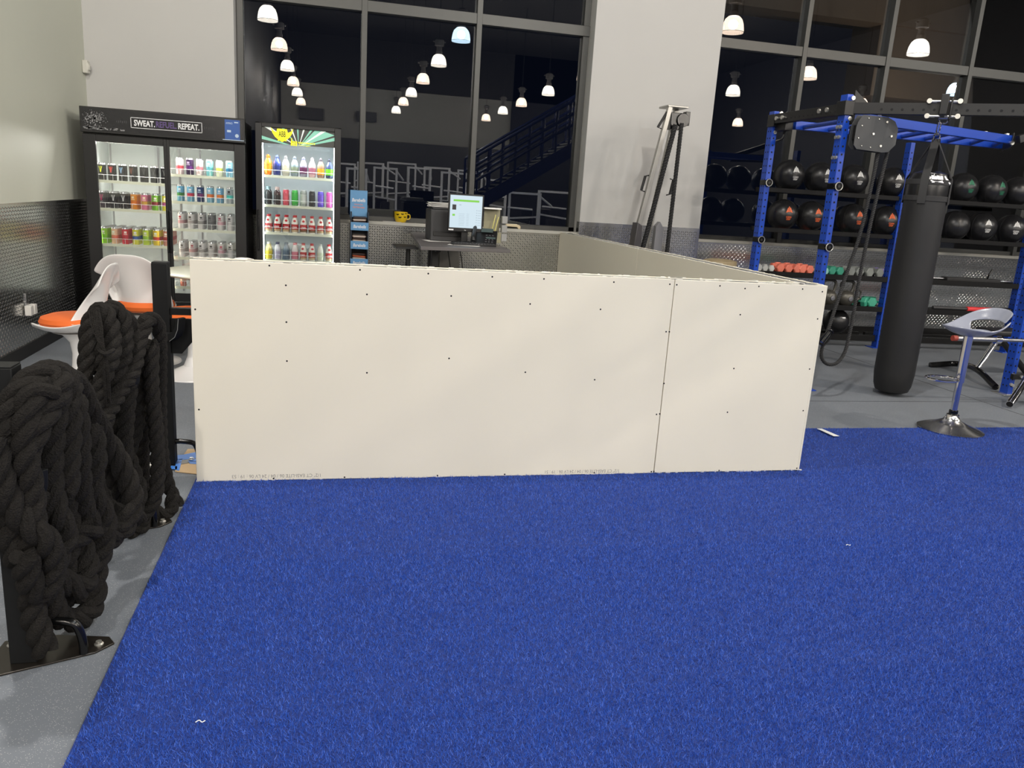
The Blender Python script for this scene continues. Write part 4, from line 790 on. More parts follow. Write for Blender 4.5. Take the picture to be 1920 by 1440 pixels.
b = MB(); rope_into(b, [P_(1647, 268, 1.9), P_(1646, 290, 1.9), P_(1615, 430, 1.86), P_(1585, 520, 1.82), P_(1562, 590, 1.76), P_(1549, 630, 1.72), P_(1541, 655, 1.7), P_(1541, 672, 1.7), P_(1552, 683, 1.71), P_(1570, 680, 1.73), P_(1584, 660, 1.76), P_(1592, 630, 1.78), P_(1600, 590, 1.8), P_(1610, 530, 1.83), P_(1632, 420, 1.87), P_(1664, 285, 1.9), P_(1668, 262, 1.9)], .0145, .06, n=7); b.build('rope_loop', GYMROPE, pl_)
b = MB(); c0 = P_(1556, 618, 1.66); c1 = P_(1540, 646, 1.66); b.tube(catmull([c0, c0+Vector((.03, 0, -.03)), c1+Vector((.03, 0, 0)), c1, c1+Vector((-.025, 0, .03)), c0+Vector((-.02, 0, -.02))], 5, True), .009, 8, True); b.cyl(c1+Vector((.0, 0, .02)), c0+Vector((0, 0, -.02)), .02, n=12); b.build('carabiner', BLACKG, pl_)

# ================================================================== PUNCHING BAG
bgx, bgy = 5.465, 1.885; LEA = mat('black vinyl', (24, 24, 25), .55, bump=.12, bscale=30); LEA2 = mat('black webbing', (40, 40, 41), .75, bump=.2, bscale=500)
bag = thing('punching_bag', 'long black hanging punching bag with white marks near its top', 'punching bag', (bgx, bgy, .02))
b = MB(); b.lathe([(.02, .012), (.09, 0), (.135, .02), (.153, .07), (.164, .17), (.166, .9), (.165, 1.6), (.164, 1.74)], n=40); b.build('body', LEA, bag)
b = MB(); b.lathe([(.166, 1.64), (.168, 1.70), (.168, 1.76), (.163, 1.80), (.138, 1.86), (.07, 1.885), (.0, 1.89)], n=40); b.build('top_cap', mat('glossy black vinyl', (26, 26, 27), .28), bag)
for zz in (1.64, 1.77): b = MB(); b.lathe([(.1675, zz), (.1705, zz+.003), (.1705, zz+.04), (.1675, zz+.043)], n=40, cap=False); b.build('band', LEA2, bag)
ringz = pb.z-.02-.13-.25
for k in range(4):
    a = R(40+90*k); b = MB(); p = Vector((.163*math.cos(a), .163*math.sin(a), 1.62)); q = Vector((.16*math.cos(a), .16*math.sin(a), 1.82)); e = Vector((.012*math.cos(a), .012*math.sin(a), 2.14)); tng = Vector((-math.sin(a), math.cos(a), 0))*.03
    out = Vector((math.cos(a), math.sin(a), 0))*.004
    V = []
    for u in (p+out*3, q+out*3, e): V += [u-tng, u+tng, u+tng-out, u-tng-out]
    b.add(V, [(0, 1, 5, 4), (4, 5, 9, 8), (2, 3, 7, 6), (6, 7, 11, 10), (1, 2, 6, 5), (5, 6, 10, 9), (3, 0, 4, 7), (7, 4, 8, 11), (3, 2, 1, 0), (8, 9, 10, 11)]); b.build('strap', LEA2, bag)
b = MB()
for (dx, dz, hgt, wd_, an) in ((-.055, .02, .07, .02, 8), (-.03, .0, .09, .018, -6), (-.005, .01, .08, .02, 5), (.02, 0, .08, .018, -10), (.045, -.01, .07, .022, 4), (-.06, .045, .02, .06, 0), (.0, -.03, .016, .08, 2), (.1, .0, .06, .018, -20), (.12, -.03, .05, .018, -30)):
    r_ = .2; a = -math.pi/2+dx/.17-.35; nn = Vector((math.cos(a), math.sin(a), 0)); zz = 1.822+dz*.7
    rr = .1695 if zz < 1.8 else .167-(zz-1.8)*.6
    Mq = Matrix.Rotation(a+math.pi/2, 3, 'Z')@Matrix.Rotation(R(-28), 3, 'X')@Matrix.Rotation(R(an), 3, 'Y')
    b.box(Vector((rr*nn.x, rr*nn.y, zz)), (wd_*1.15, .004, hgt*.9), Mq)
b.build('painted_mark', WH, bag)
hk = MB(); hk.tube([(.03*math.cos(a), .0, 2.15+.035*math.sin(a)) for a in [i*math.pi/8 for i in range(16)]], .006, 8, True); hk.tube([(.0, .018*math.cos(a), 2.22+.05*math.sin(a)) for a in [i*math.pi/8 for i in range(16)]], .006, 8, True); hk.build('hanging_ring', CHROME, bag)
# trolley clamped round the beam
tr = thing('beam_trolley', 'black bolted clamp on the rig beam that holds the punching bag', 'bracket', (0, 0, 0))
pbb = p0+dirb*((Vector((bgx, bgy, zc))-p0).dot(dirb))
b = MB(); b.box(pbb+yv*-.06+Vector((0, 0, .03)), (.055, .05, .15), FB); b.box(pbb+yv*.0+dirb*.05+Vector((0, 0, .0)), (.012, .16, .16), FB); b.build('block', BLACK, tr, bevel=.004)
for sx in (-1, 1):
    for sz in (-1, 1):
        q = pbb+dirb*(sx*.105)+Vector((0, 0, sz*.055+.0))+yv*-.045
        b = MB(); b.cyl(q-dirb*(sx*.09), q, .008, n=8); b.box(q+yv*.02-dirb*(sx*.03), (.05, .05, .014), FB); b.cyl(q+yv*-.0, q+yv*-.02, .019, n=12); b.build('clamp_bolt', BOLT, tr)
b = MB(); q = Vector((bgx, bgy, 0)); dz_ = zc-.03
b.tube([Vector((bgx, bgy-.045, 0))+dirb*(.034*math.cos(a))+Vector((0, 0, dz_-.0+.042*math.sin(a))) for a in [math.pi+i*math.pi/10 for i in range(11)]], .006, 8); b.cyl(Vector((bgx, bgy-.045, dz_))-dirb*.036, Vector((bgx, bgy-.045, dz_))+dirb*.036, .007, n=8); b.tube([(bgx, bgy-.03, dz_-.04), (bgx, bgy-.01, dz_-.08)], .006, 6); b.build('d_ring', CHROME, tr)

# ================================================================== STORAGE RACK AND WEIGHTS
SYX = lambda x: 4.25-.075*(x-5.33)          # the rack stands slightly turned to the wall
S3x = 8.72
rk = thing('storage_rack', 'long black shelved storage rack with blue posts under the right window', 'storage rack', (0, 0, 0))
for x in (5.33, 7.0, S3x): upright(rk, x, SYX(x), 0, 2.1 if x < 6 or x > 8 else 2.35)
RBLK = mat('matt black shelf paint', (9, 9, 10), .6, spec=.25)
def rail(name, x0, x1, dy, z, h, d, m=RBLK, par=None):
    a = Vector((x0, SYX(x0)+dy, z)); c = Vector((x1, SYX(x1)+dy, z)); b = MB(); b.box((a+c)/2, ((c-a).length, d, h), Matrix.Rotation(math.atan2(c.y-a.y, c.x-a.x), 3, 'Z')); return b.build(name, m, par or rk, bevel=.003)
ZB1, ZB0, ZD, ZKB = 1.735, 1.30, .85, .50
for (xa, xb) in ((5.37, 6.96), (7.04, S3x-.04), (S3x+.04, 10.4)):
    for z in (ZB1, ZB0):
        for dy in (-.0, .24): rail('ball_rail', xa, xb, dy, z-.0, .05, .05)
    for z in (ZD, ZKB):
        rail('shelf_lip', xa, xb, -.06, z-.038, .06, .012); rail('shelf_board', xa, xb, .12, z-.025, .01, .34)
    rail('base_rail', xa, xb, -.0, .11, .07, .05); rail('base_rail', xa, xb, .3, .11, .05, .05)
BALL = mat('black medicine ball leather', (26, 26, 28), .33, bump=.1, bscale=22)
def ball_proto(col, cname, nm, txt=True):
    t = thing(nm, 'x', 'medicine ball', (0, 0, 0)); b = MB(); b.sphere((0, 0, 0), .172, 32, 20)
    s = b.build('shell', BALL, t)
    b = MB()
    for k in range(4):
        a = k*math.pi/4; b.tube([Matrix.Rotation(a, 3, 'Z')@Vector((.1725*math.cos(q), 0, .1725*math.sin(q))) for q in [i*2*math.pi/40 for i in range(40)]], .0014, 5, True)
    b.build('seam', RUBBERB, t)
    if txt:
        b = MB(); a0 = R(8)
        def onb(x, z, dx=0, dz=0): return None
        # emblem: peaked shape with a notch, above two short lines of capitals, wrapped on the ball
        def wrap(poly):
            P = []
            for x, z in poly:
                th = x/.172; phz = z/.172; P.append(Vector((.1745*math.sin(th)*math.cos(phz), -.1745*math.cos(th)*math.cos(phz), .1745*math.sin(phz))))
            n = len(P); b.add(P+[p*.99 for p in P], [tuple(range(n))]+[(i, (i+1) % n, n+(i+1) % n, n+i) for i in range(n)])
        ox, oz = .045, .035
        for poly in ([(-.036, 0), (-.01, 0), (-.01, .045), (-.016, .05)], [(-.006, 0), (.008, 0), (.006, .058), (0, .068), (-.006, .055)], [(.012, 0), (.036, 0), (.018, .05), (.01, .05)], [(-.04, -.006), (.04, -.006), (.04, -.002), (-.04, -.002)]):
            wrap([(x+ox, z+oz) for x, z in poly])
        tb = MB(); tb.text('CLEAN', Matrix.Translation((ox-.002, -.02, 0)), width=.062, height=.02, depth=0.0, bold=.03); tb.text('GRIP', Matrix.Translation((ox-.002, -.044, 0)), width=.05, height=.02, depth=0., bold=.03)
        Q = []
        for (x, y, z) in tb.v:
            th = x/.172; phz = y/.172; Q.append(Vector((.1748*math.sin(th)*math.cos(phz), -.1748*math.cos(th)*math.cos(phz), .1748*math.sin(phz))))
        b.add(Q, tb.f); b.build('print', mat('%s ball print' % cname, col, .5), t)
    return t
BP = {'white': ball_proto((216, 216, 214), 'white', 'medicine_ball'), 'orange': ball_proto((226, 104, 54), 'orange', 'medicine_ball'), 'green': ball_proto((30, 116, 84), 'green', 'medicine_ball'), 'plain': ball_proto((0, 0, 0), 'plain', 'medicine_ball', False)}
used = set()
def use(pk, loc, rz, lab, grp):
    t = BP[pk]
    if pk in used: return dup(t, loc, rz, lab, grp)
    used.add(pk); t.location = loc; t.rotation_euler = (0, 0, rz); t['label'] = lab; t['group'] = grp; return t
def rackx(px, py, z, dy=0.):
    y = 4.2
    for _ in range(5): p = at(px, py, y=y); y = SYX(p.x)+dy
    return p.x, y
for i, (px, pk, rz) in enumerate(((1478, 'white', 20), (1536, 'white', 25), (1599, 'white', 22), (1674, 'white', 18), (1740, 'white', 20), (1807, 'green', 30), (1862, 'green', 40), (1912, 'plain', 10))):
    x, y = rackx(px, 335, 1.93, .12); c = {'white': 'white print', 'green': 'green print', 'plain': 'no print'}[pk]
    use(pk, (x, y, ZB1+.172+.0), R(rz-40-6*(x-5.8)), 'black medicine ball with %s, %s from left on the upper ball shelf' % (c, ORD[i]), 'medicine balls on the upper shelf')
for i, (px, pk, rz) in enumerate(((1466, 'orange', 20), (1519, 'orange', 25), (1597, 'orange', 26), (1660, 'orange', 22), (1728, 'plain', 20), (1791, 'plain', 30), (1842, 'white', 26), (1899, 'white', 20))):
    x, y = rackx(px, 410, 1.5, .12); c = {'orange': 'orange print', 'white': 'white print', 'plain': 'no print'}[pk]
    use(pk, (x, y, ZB0+.172+.0), R(rz-42-6*(x-5.8)), 'black medicine ball with %s, %s from left on the lower ball shelf' % (c, ORD[i]), 'medicine balls on the lower shelf')
def hexhead(b, y0, y1, r):
    b.add([(0, 0, 0)], []); n = 6
    ys = ((y0, r*.8), (y0+.008, r), (y1-.008, r), (y1, r*.8)); P = []
    o = len(b.v)
    for y, rr in ys: P += [(rr*math.cos(math.pi/3*i), y, rr*math.sin(math.pi/3*i)) for i in range(6)]
    F = [(k*6+i, k*6+(i+1) % 6, (k+1)*6+(i+1) % 6, (k+1)*6+i) for k in range(3) for i in range(6)]+[tuple(range(6))[::-1], tuple(range(18, 24))]
    b.add(P, F)
DBM = {}
def dumbbell(colname, rgb, r, L_, loc, rz, lab, grp):
    key = (colname, r)
    if key not in DBM:
        m = mat('%s neoprene' % colname, rgb, .55); A = MB(); hexhead(A, -L_/2, -L_/2+L_*.3, r); B__ = MB(); hexhead(B__, L_/2-L_*.3, L_/2, r); C2 = MB(); C2.cyl((0, -L_*.22, 0), (0, L_*.22, 0), .014, n=10)
        DBM[key] = (A.mesh('head', m), B__.mesh('head', m), C2.mesh('handle', m))
    t = thing('dumbbell', lab, 'dumbbell', loc, rz, grp)
    for nm, me in zip(('head', 'head', 'handle'), DBM[key]): o = bpy.data.objects.new(nm, me); COL.objects.link(o); o.parent = t
    return t
cols = {'white': (196, 198, 194), 'coral': (236, 128, 104), 'green': (60, 156, 128), 'grey': (128, 132, 128), 'purple': (122, 108, 166), 'mint': (150, 206, 196)}
row = [(1423, 'white'), (1434, 'white'), (1446, 'white'), (1463, 'coral'), (1479, 'coral'), (1495, 'coral'), (1505, 'coral'), (1519, 'coral'), (1549, 'mint'), (1561, 'green'), (1576, 'green'), (1597, 'grey'), (1613, 'grey'), (1632, 'grey'), (1651, 'grey'), (1669, 'purple'), (1690, 'purple')]
cnt = {}
for px, cn in row:
    r_ = .042 if cn in ('white', 'mint') else .053 if cn != 'grey' else .058
    x, y = rackx(px, 500, .9, .02); cnt[cn] = cnt.get(cn, 0)+1
    dumbbell(cn, cols[cn], r_, .17, (x, y+.075, ZD-.02+r_*.866+.0), R(6), '%s hex dumbbell, %s %s one from left on the dumbbell shelf' % (cn, ORD[cnt[cn]-1], cn), 'hex dumbbells on the dumbbell shelf')
for i, (px, cn) in enumerate(((1470, 'coral'), (1488, 'coral'), (1512, 'coral'), (1556, 'green'), (1572, 'grey'), (1618, 'grey'), (1657, 'purple'))):
    x, y = rackx(px, 490, .93, .2); r_ = .053
    dumbbell(cn, cols[cn], r_, .17, (x, y+.0+.075, ZD-.02+r_*.866), R(-4), '%s hex dumbbell in the back row, %s from left on the dumbbell shelf' % (cn, ORD[i]), 'back row of hex dumbbells')
KB = mat('grey iron', (92, 90, 84), .35, .5, bump=.1, bscale=60)
def kettlebell(loc, s, lab):
    t = thing('kettlebell', lab, 'kettlebell', loc, 0, 'kettlebells on the lower shelf')
    b = MB(); b.lathe([(0, 0), (.055, 0), (.088, .03), (.1, .075), (.095, .12), (.07, .155), (.03, .17), (0, .172)], n=28); b.build('body', KB, t)
    b = MB(); b.tube(catmull([(-.06, 0, .14), (-.078, 0, .2), (-.082, 0, .25), (-.06, 0, .275), (0, 0, .282), (.06, 0, .275), (.082, 0, .25), (.078, 0, .2), (.06, 0, .14)], 6), .0165, 12); b.build('handle', KB, t)
    b = MB(); b.lathe([(0, .006), (.028, .004), (.03, 0)], c=(0, -.099, .085), rot=Matrix.Rotation(R(90), 3, 'X'), n=18); b.build('weight_plate', STEEL, t)
    t.scale = (s, s, s)
for i, (px, s) in enumerate(((1556, 1.), (1590, 1.), (1610, .6))):
    x, y = rackx(px, 556, ZKB, .04 if i < 2 else .12); kettlebell((x, y+.04, ZKB-.019), s, ['large grey kettlebell, left one on the lower shelf', 'large grey kettlebell, right one beside the hanging rope loop', 'small grey kettlebell beside the larger ones'][i])
for i, (px, rz) in enumerate(((1619, 30), (1638, -10), (1656, 25))):
    x, y = rackx(px, 557, ZKB, .03); dumbbell('green', cols['green'], .06, .21, (x, y+.08, ZKB-.02+.052), R(rz), 'large green hex dumbbell, %s from left on the lower shelf' % ORD[i], 'green dumbbells on the lower shelf')
x, y = rackx(1574, 592, .3, .1); sb = thing('slam_ball', 'big shiny black slam ball resting on the bottom rails', 'slam ball', (x, y+.05, .0))
b = MB(); b.sphere((0, 0, .145+.13), .15, 28, 18); b.build('shell', BALL, sb); b = MB(); b.text('5', Matrix.Translation((0, -.1, .3))@Matrix.Rotation(R(60), 4, 'X'), height=.03) if 0 else b.box((.0, -.138, .335), (.04, .008, .016), Matrix.Rotation(R(-25), 3, 'X')); b.build('print', WH, sb)
# long bars lying on the shelves right of the bag
x, y = rackx(1835, 530, .9, .0); t = thing('pad_bar', 'long black padded bar lying on the shelf right of the punching bag', 'bar', (x, y+.05, ZD-.02), R(-4))
b = MB(); b.bb(-.42, .3, -.05, .07, 0, .045); b.build('pad', mat('black foam', (30, 30, 31), .6), t, bevel=.01); b = MB(); b.cyl((-.6, .01, .022), (.5, .01, .022), .012, n=10); b.build('shaft', STEEL, t); b = MB(); b.tube([(.13, -.02, .04), (.12, -.05, .1), (.16, -.04, .16)], .01, 8); b.build('strap', BLACK, t)
x, y = rackx(1842, 569, .55, -.0); t = thing('body_bar', 'long weighted exercise bar with red foam grip on the lower shelf', 'bar', (x, y-.0, ZKB+.0), R(-4))
b = MB(); b.cyl((-.65, 0, .008), (.65, 0, .008), .021, n=12); b.build('shaft', DKP, t); b = MB(); b.cyl((-.2, 0, .008), (.24, 0, .008), .029, n=16); b.build('grip', mat('red foam', (222, 56, 60), .6), t); b = MB(); b.cyl((.3, 0, .008), (.38, 0, .008), .035, n=12); b.build('collar', BLACK, t)

# ================================================================== BENCH AND BARBELL RIGHT
yb_r = 1.55; a = at(1786, 634, y=yb_r); t = thing('barbell', 'silver barbell with a red end cap reaching behind the grey stool', 'barbell', (a.x, yb_r, a.z), R(-3))
b = MB(); b.cyl((.03, 0, 0), (.42, 0, 0), .022, n=16); b.cyl((.44, 0, 0), (1.8, 0, 0), .015, n=12); b.build('shaft', STEEL, t); MB().cyl((0, 0, 0), (.04, 0, 0), .024, n=16).build('end_cap', mat('red rubber', (150, 62, 50), .6), t); MB().cyl((.40, 0, 0), (.45, 0, 0), .034, n=16).build('collar', CHROME, t)
b = MB(); b.bb(.95, 1.05, -.04, .04, -a.z, -.02); b.prism([(.9, -.02), (1.1, -.02), (1.1, .05), (1.07, .0), (.93, .0), (.9, .05)], -.03, .03, XZ((0, 0, 0))); b.build('stand', BLACK, t)
p = at(1862, 725, z=.0); t = thing('incline_bench', 'black weight bench with chrome post beside the right rig post', 'bench', (0, 0, 0))
ft0, ft1 = at(1803, 688, y=2.6), at(1868, 722, y=2.35); fx = at(1872, 728, z=.03)
b = MB(); q0_ = at(1742+53, 684, z=.05); q1_ = at(1868, 722, z=.05)
b.tube(catmull([(q0_.x-.25, q0_.y+.1, .02), (q0_.x, q0_.y, .06), ((q0_.x+q1_.x)/2, (q0_.y+q1_.y)/2, .1), (q1_.x, q1_.y, .03)], 6), .03, 10); b.build('foot_bar', BLACKG, t)
b = MB(); c0 = Vector(((q0_.x+q1_.x)/2, (q0_.y+q1_.y)/2, .1)); c1 = at(1868, 640, y=c0.y+.05); b.cyl(c0, c1, .027, n=16); b.build('post', CHROME, t)
b = MB(); b.box(c1+Vector((.28, .1, .08)), (.7, .26, .06)); b.build('seat', mat('black bench vinyl', (26, 26, 28), .45), t, bevel=.02)
b = MB(); b.cyl(c1+Vector((.1, .1, .05)), (c1.x+.7, c0.y+.3, .02), .03, n=12); b.build('rear_leg', BLACK, t)
p0t = at(1893, 758, z=.035); t = thing('chrome_tube', 'open ended chrome tube leaning low beside the right blue post', 'tube', (0, 0, 0))
b = MB(); p1t = at(1932, 700, y=p0t.y+.25); b.tube([p0t, p1t, p1t+(p1t-p0t)*.6], .032, 18); b.build('tube_body', CHROME, t)
dd = (p1t-p0t).normalized(); b = MB(); b.cyl(p0t-dd*.001, p0t-dd*.002, .026, n=18); b.build('opening', HOLE, t)

# ================================================================== GREY BAR STOOL
GP = mat('glossy grey plastic', (150, 154, 168), .22, coat=.5)
stl = thing('bar_stool', 'grey scoop seat bar stool on a chrome pedestal at the turf edge', 'bar stool', (5.13, .80, .012))
b = MB(); b.lathe([(.222, 0), (.225, .006), (.19, .022), (.12, .045), (.06, .075), (.045, .10), (.043, .115)], n=48); b.build('base', mat('satin chrome', (225, 225, 226), .2, 1, var=.02), stl)
b = MB(); b.lathe([(.028, .112), (.031, .118), (.031, .145), (.026, .15)], n=20); b.build('collar', BLACKG, stl)
b = MB(); b.cyl((0, 0, .148), (0, 0, .37), .0235, n=24); b.build('inner_pole', CHROME, stl)
b = MB(); b.cyl((0, 0, .36), (0, 0, .71), .031, n=24); b.lathe([(.031, .70), (.06, .712), (.06, .722)], n=20); b.build('outer_pole', CHROME, stl)
b = MB(); b.tube([(-.155+.115*math.cos(a)*1., .095*math.sin(a), .385) for a in [i*math.pi/16 for i in range(32)]], .009, 10, True); b.build('foot_ring', CHROME, stl)
def seat_shell():
    b = MB(); nr, na = 14, 48; P = []
    for i in range(nr+1):
        k = i/nr
        for j in range(na):
            a = 2*math.pi*j/na; cb = (1+math.cos(a-R(12)))/2
            front = (1+math.cos(a-math.pi))/2
            rad = (.175+.065*cb**2+.045*front**3)*(k**.9)
            z = .705+.012*k+.075*k**2.6+.115*(cb**1.6)*k**2.4-.015*front*k**2
            side = abs(math.sin(a-R(12)))**3
            z -= .045*side*k**3
            P.append((rad*math.cos(a)*1.02+.02*k*cb+.03, rad*math.sin(a)*.95, z))
    F = [(i*na+j, i*na+(j+1) % na, (i+1)*na+(j+1) % na, (i+1)*na+j) for i in range(nr) for j in range(na)]
    F = [f for n_f, f in enumerate(F) if not ((7 <= n_f//na <= 10 and ((n_f % na) < 8 or (n_f % na) > 41)) or (n_f//na > 10 and 42 <= (n_f % na) <= 44))]
    b.add(P, F); o = b.build('seat', GP, stl); s = o.modifiers.new('s', 'SOLIDIFY'); s.thickness = .012; s.offset = 0; sd = o.modifiers.new('d', 'SUBSURF'); sd.levels = 1; sd.render_levels = 2
seat_shell()

# ================================================================== TULIP TABLE AND CHAIRS
ORG = mat('orange cushion fabric', (226, 106, 40), .75, bump=.1, bscale=300)
WSH = mat('white moulded shell', (226, 224, 222), .22, var=.01, coat=.4)
tb = thing('tulip_table', 'round white tulip table between the orange cushioned chairs and the coolers', 'table', (-.14, 2.9, 0))
b = MB(); b.lathe([(0, .715), (.52, .715), (.55, .727), (.55, .735), (.54, .74), (0, .74)], n=64); b.build('tabletop', mat('white laminate', (206, 206, 186), .3), tb)
b = MB(); b.lathe([(.25, 0), (.245, .008), (.15, .03), (.06, .09), (.035, .2), (.03, .4), (.04, .6), (.09, .69), (.14, .715)], n=40); b.build('pedestal', WSH, tb)
def chair(loc, rz, lab, arms, zc=.46):
    "local: the chair faces -Y, back at +Y"
    t = thing('tulip_chair', lab, 'chair', loc, rz, 'tulip chairs around the white table')
    b = MB(); b.lathe([(.255, 0), (.25, .01), (.16, .03), (.07, .075), (.04, .15), (.033, .24), (.045, .32), (.09, .375), (.15, .395)], n=44); b.build('pedestal', WSH, t)
    b = MB(); nu, nv = 26, 16; P = []
    # seat dish then back: parametrised along depth v (front -> top of back) and width u
    for j in range(nv+1):
        v = j/nv
        if v < .45: k = v/.45; y = -.23+.40*k; z = .425-.03*math.sin(k*math.pi); hw_ = .235*(1-.45*(1-k)**3); curl = .04+.035*k
        else: k = (v-.45)/.55; y = .17+.05*k+.06*k**2; z = .40+.02+.46*k; hw_ = (.225-.11*math.sin(min(1, k*1.25)*math.pi/2)+ (.06*k**2 if not arms else .16*k**2)); curl = .075*(1-k)+(.02)*k
        for i in range(nu+1):
            u = i/nu*2-1; x = hw_*u*(1-.0)
            if v < .45: zz = z+curl*abs(u)**3; yy = y-.03*(1-u*u)*(1-v/.45)
            else: zz = z-(.15*abs(u)**3.2*k*k+.0); yy = y-curl*2.0*abs(u)**2
            if arms and .30 < v < .62: zz += .20*abs(u)**4*math.sin((v-.30)/.32*math.pi); x *= 1.08
            P.append((x, yy, zz))
    F = [(j*(nu+1)+i, j*(nu+1)+i+1, (j+1)*(nu+1)+i+1, (j+1)*(nu+1)+i) for j in range(nv) for i in range(nu)]
    b.add(P, F); o = b.build('shell', WSH, t); s = o.modifiers.new('s', 'SOLIDIFY'); s.thickness = .014; s.offset = 0; sd = o.modifiers.new('d', 'SUBSURF'); sd.levels = 1; sd.render_levels = 2
    b = MB(); b.lathe([(0, .42), (.17, .42), (.212, .44), (.222, .468), (.21, .495), (.16, .512), (0, .518)], n=40); b.build('cushion', ORG, t)
    return t
pA = at(128, 606, z=.48); pB = at(250, 575, z=.48)
chair((-1.07, 1.95, 0), R(-98), 'white tulip chair nearest the left wall, its orange cushion sticking out left', False)
chair((-.80, 2.80, 0), R(165), 'wide backed white tulip chair between the two door cooler and the table', True)
chair((-.38, 2.34, 0), R(-92), 'white tulip chair with orange cushion partly behind the left end of the half wall', False)
pD = at(455, 484, z=.88); chair((pD.x+.0, min(pD.y, 3.6)-.2, 0), R(0), 'white tulip chair with only its back tip showing over the half wall', False)

# ================================================================== BATTLE ROPE RACK
RKM = mat('matt black steel', (20, 21, 22), .6, spec=.25, bump=.04, bscale=200)
rr = thing('rope_rack', 'black floor bolted rack with three posts carrying the battle ropes', 'rope rack', (0, 0, 0))
posts = [(-.265, -1.49), (-.222, -.52), (-.185, .30)]
for i, (x, y) in enumerate(posts):
    b = MB(); hp = (.935, .90, 1.06)[i]; b.bb(x-.0375, x+.0375, y-.0375, y+.0375, .006, hp); b.build('post', RKM, rr, bevel=.003)
    MB().bb(x-.036, x+.036, y-.036, y+.036, hp, hp+.004).build('post_cap', RKM, rr, bevel=.001)
    b = MB(); kx = (1, .82, .58)[i]; kl = (1, .82, .95)[i]; b.prism([(-.11, -.09), (-.06, -.095), (.19*kx, .0), (.235*kx, .05), (.21*kx, .09), (.05, .12), (-.1, .1)], 0, .007, Matrix.Translation((x, y, 0))); b.build('base_plate', mat('worn black plate', (48, 44, 40), .28, .5, bump=.1, bscale=40), rr, bevel=.002)
    for dx, dy in ((-.075, -.065), (.2*kx-.01, .045), (-.07, .07)): MB().lathe([(.014, 0), (.014, .003), (.009, .006), (.009, .012), (0, .013)], c=(x+dx, y+dy, .007), n=14).build('anchor_bolt', BOLT, rr)
    b = MB(); b.tube(catmull([(x+.03, y+.0, .125), (x+.07, y+.0, .125), (x+.12*kl+.01, y+.0, .115), (x+.15*kl, y+.0, .085), (x+.158*kl, y+.0, .04), (x+.158*kl, y+.0, .007)], 7), .0135, 14); b.build('anchor_loop', BLACKG, rr)
    zz = (.60, .68, .75)[i]
    hk_ = [(0, -.07), (.03, -.075), (.065, -.05), (.085, -.01), (.092, .045), (.075, .047), (.068, .0), (.045, -.03), (.02, -.04), (0, -.035)]
    Mh = Matrix.Translation((x+.03, y-.03, zz))@Matrix.Rotation(R(-35), 4, 'Z')@XZ((0, 0, 0))
    b = MB(); b.prism(hk_, -.025, .025, Mh); b.build('hook', RKM, rr, bevel=.002)
    b = MB(); b.prism([(.03, -.0765), (.066, -.0515), (.0866, -.011), (.0936, .045), (.092, .045), (.085, -.01), (.065, -.05), (.03, -.075)], .0245, .0265, Mh); b.build('hook_edge', mat('pale steel edge', (190, 190, 186), .55, .6), rr)  # thin pale strip along the outer edge of the hook
x, y = posts[2]
b = MB(); b.bb(x+.0375, x+.62, y-.02, y+.02, .80, .835); b.prism([(0, -.02), (.0, -.2), (.05, -.2), (.2, -.02)], -.01, .01, XZ((x+.0375, y, .80))); b.build('side_arm', RKM, rr, bevel=.002)

ROPE = mat('fuzzy black battle rope', (38, 36, 34), .95, var=.4, scale=60, bump=1., bscale=200, spec=.15)
def rp(px, py, d): return at(px, py, y=d)
def battle(name, lab, segs, rad, extra=None):
    t = thing(name, lab, 'battle rope', (0, 0, 0), 0, 'battle ropes hung on the rack')
    b = MB()
    for s in segs: rope_into(b, [rp(*q) for q in s], rad, rad*5.2, n=9, seg=rad*.32, cm=14)
    b.build('rope', ROPE, t)
    # loose fibres: short thin hairs standing off the rope
    h = MB(); V = b.v; n = len(V); rr_ = random.Random(11)
    for k in range(1500):
        p = Vector(V[rr_.randrange(n)]); d = Vector((rr_.uniform(-1, 1), rr_.uniform(-1, 1), rr_.uniform(-1, 1))).normalized(); e = p+d*rr_.uniform(.006, .016); sd_ = d.orthogonal().normalized()*.0006
        h.add([p-sd_, p+sd_, e], [(0, 1, 2)])
    o = h.build('loose_fibres', ROPE, t); o['kind'] = 'stuff'
    if extra: extra(t)
    return t
dA = -1.28
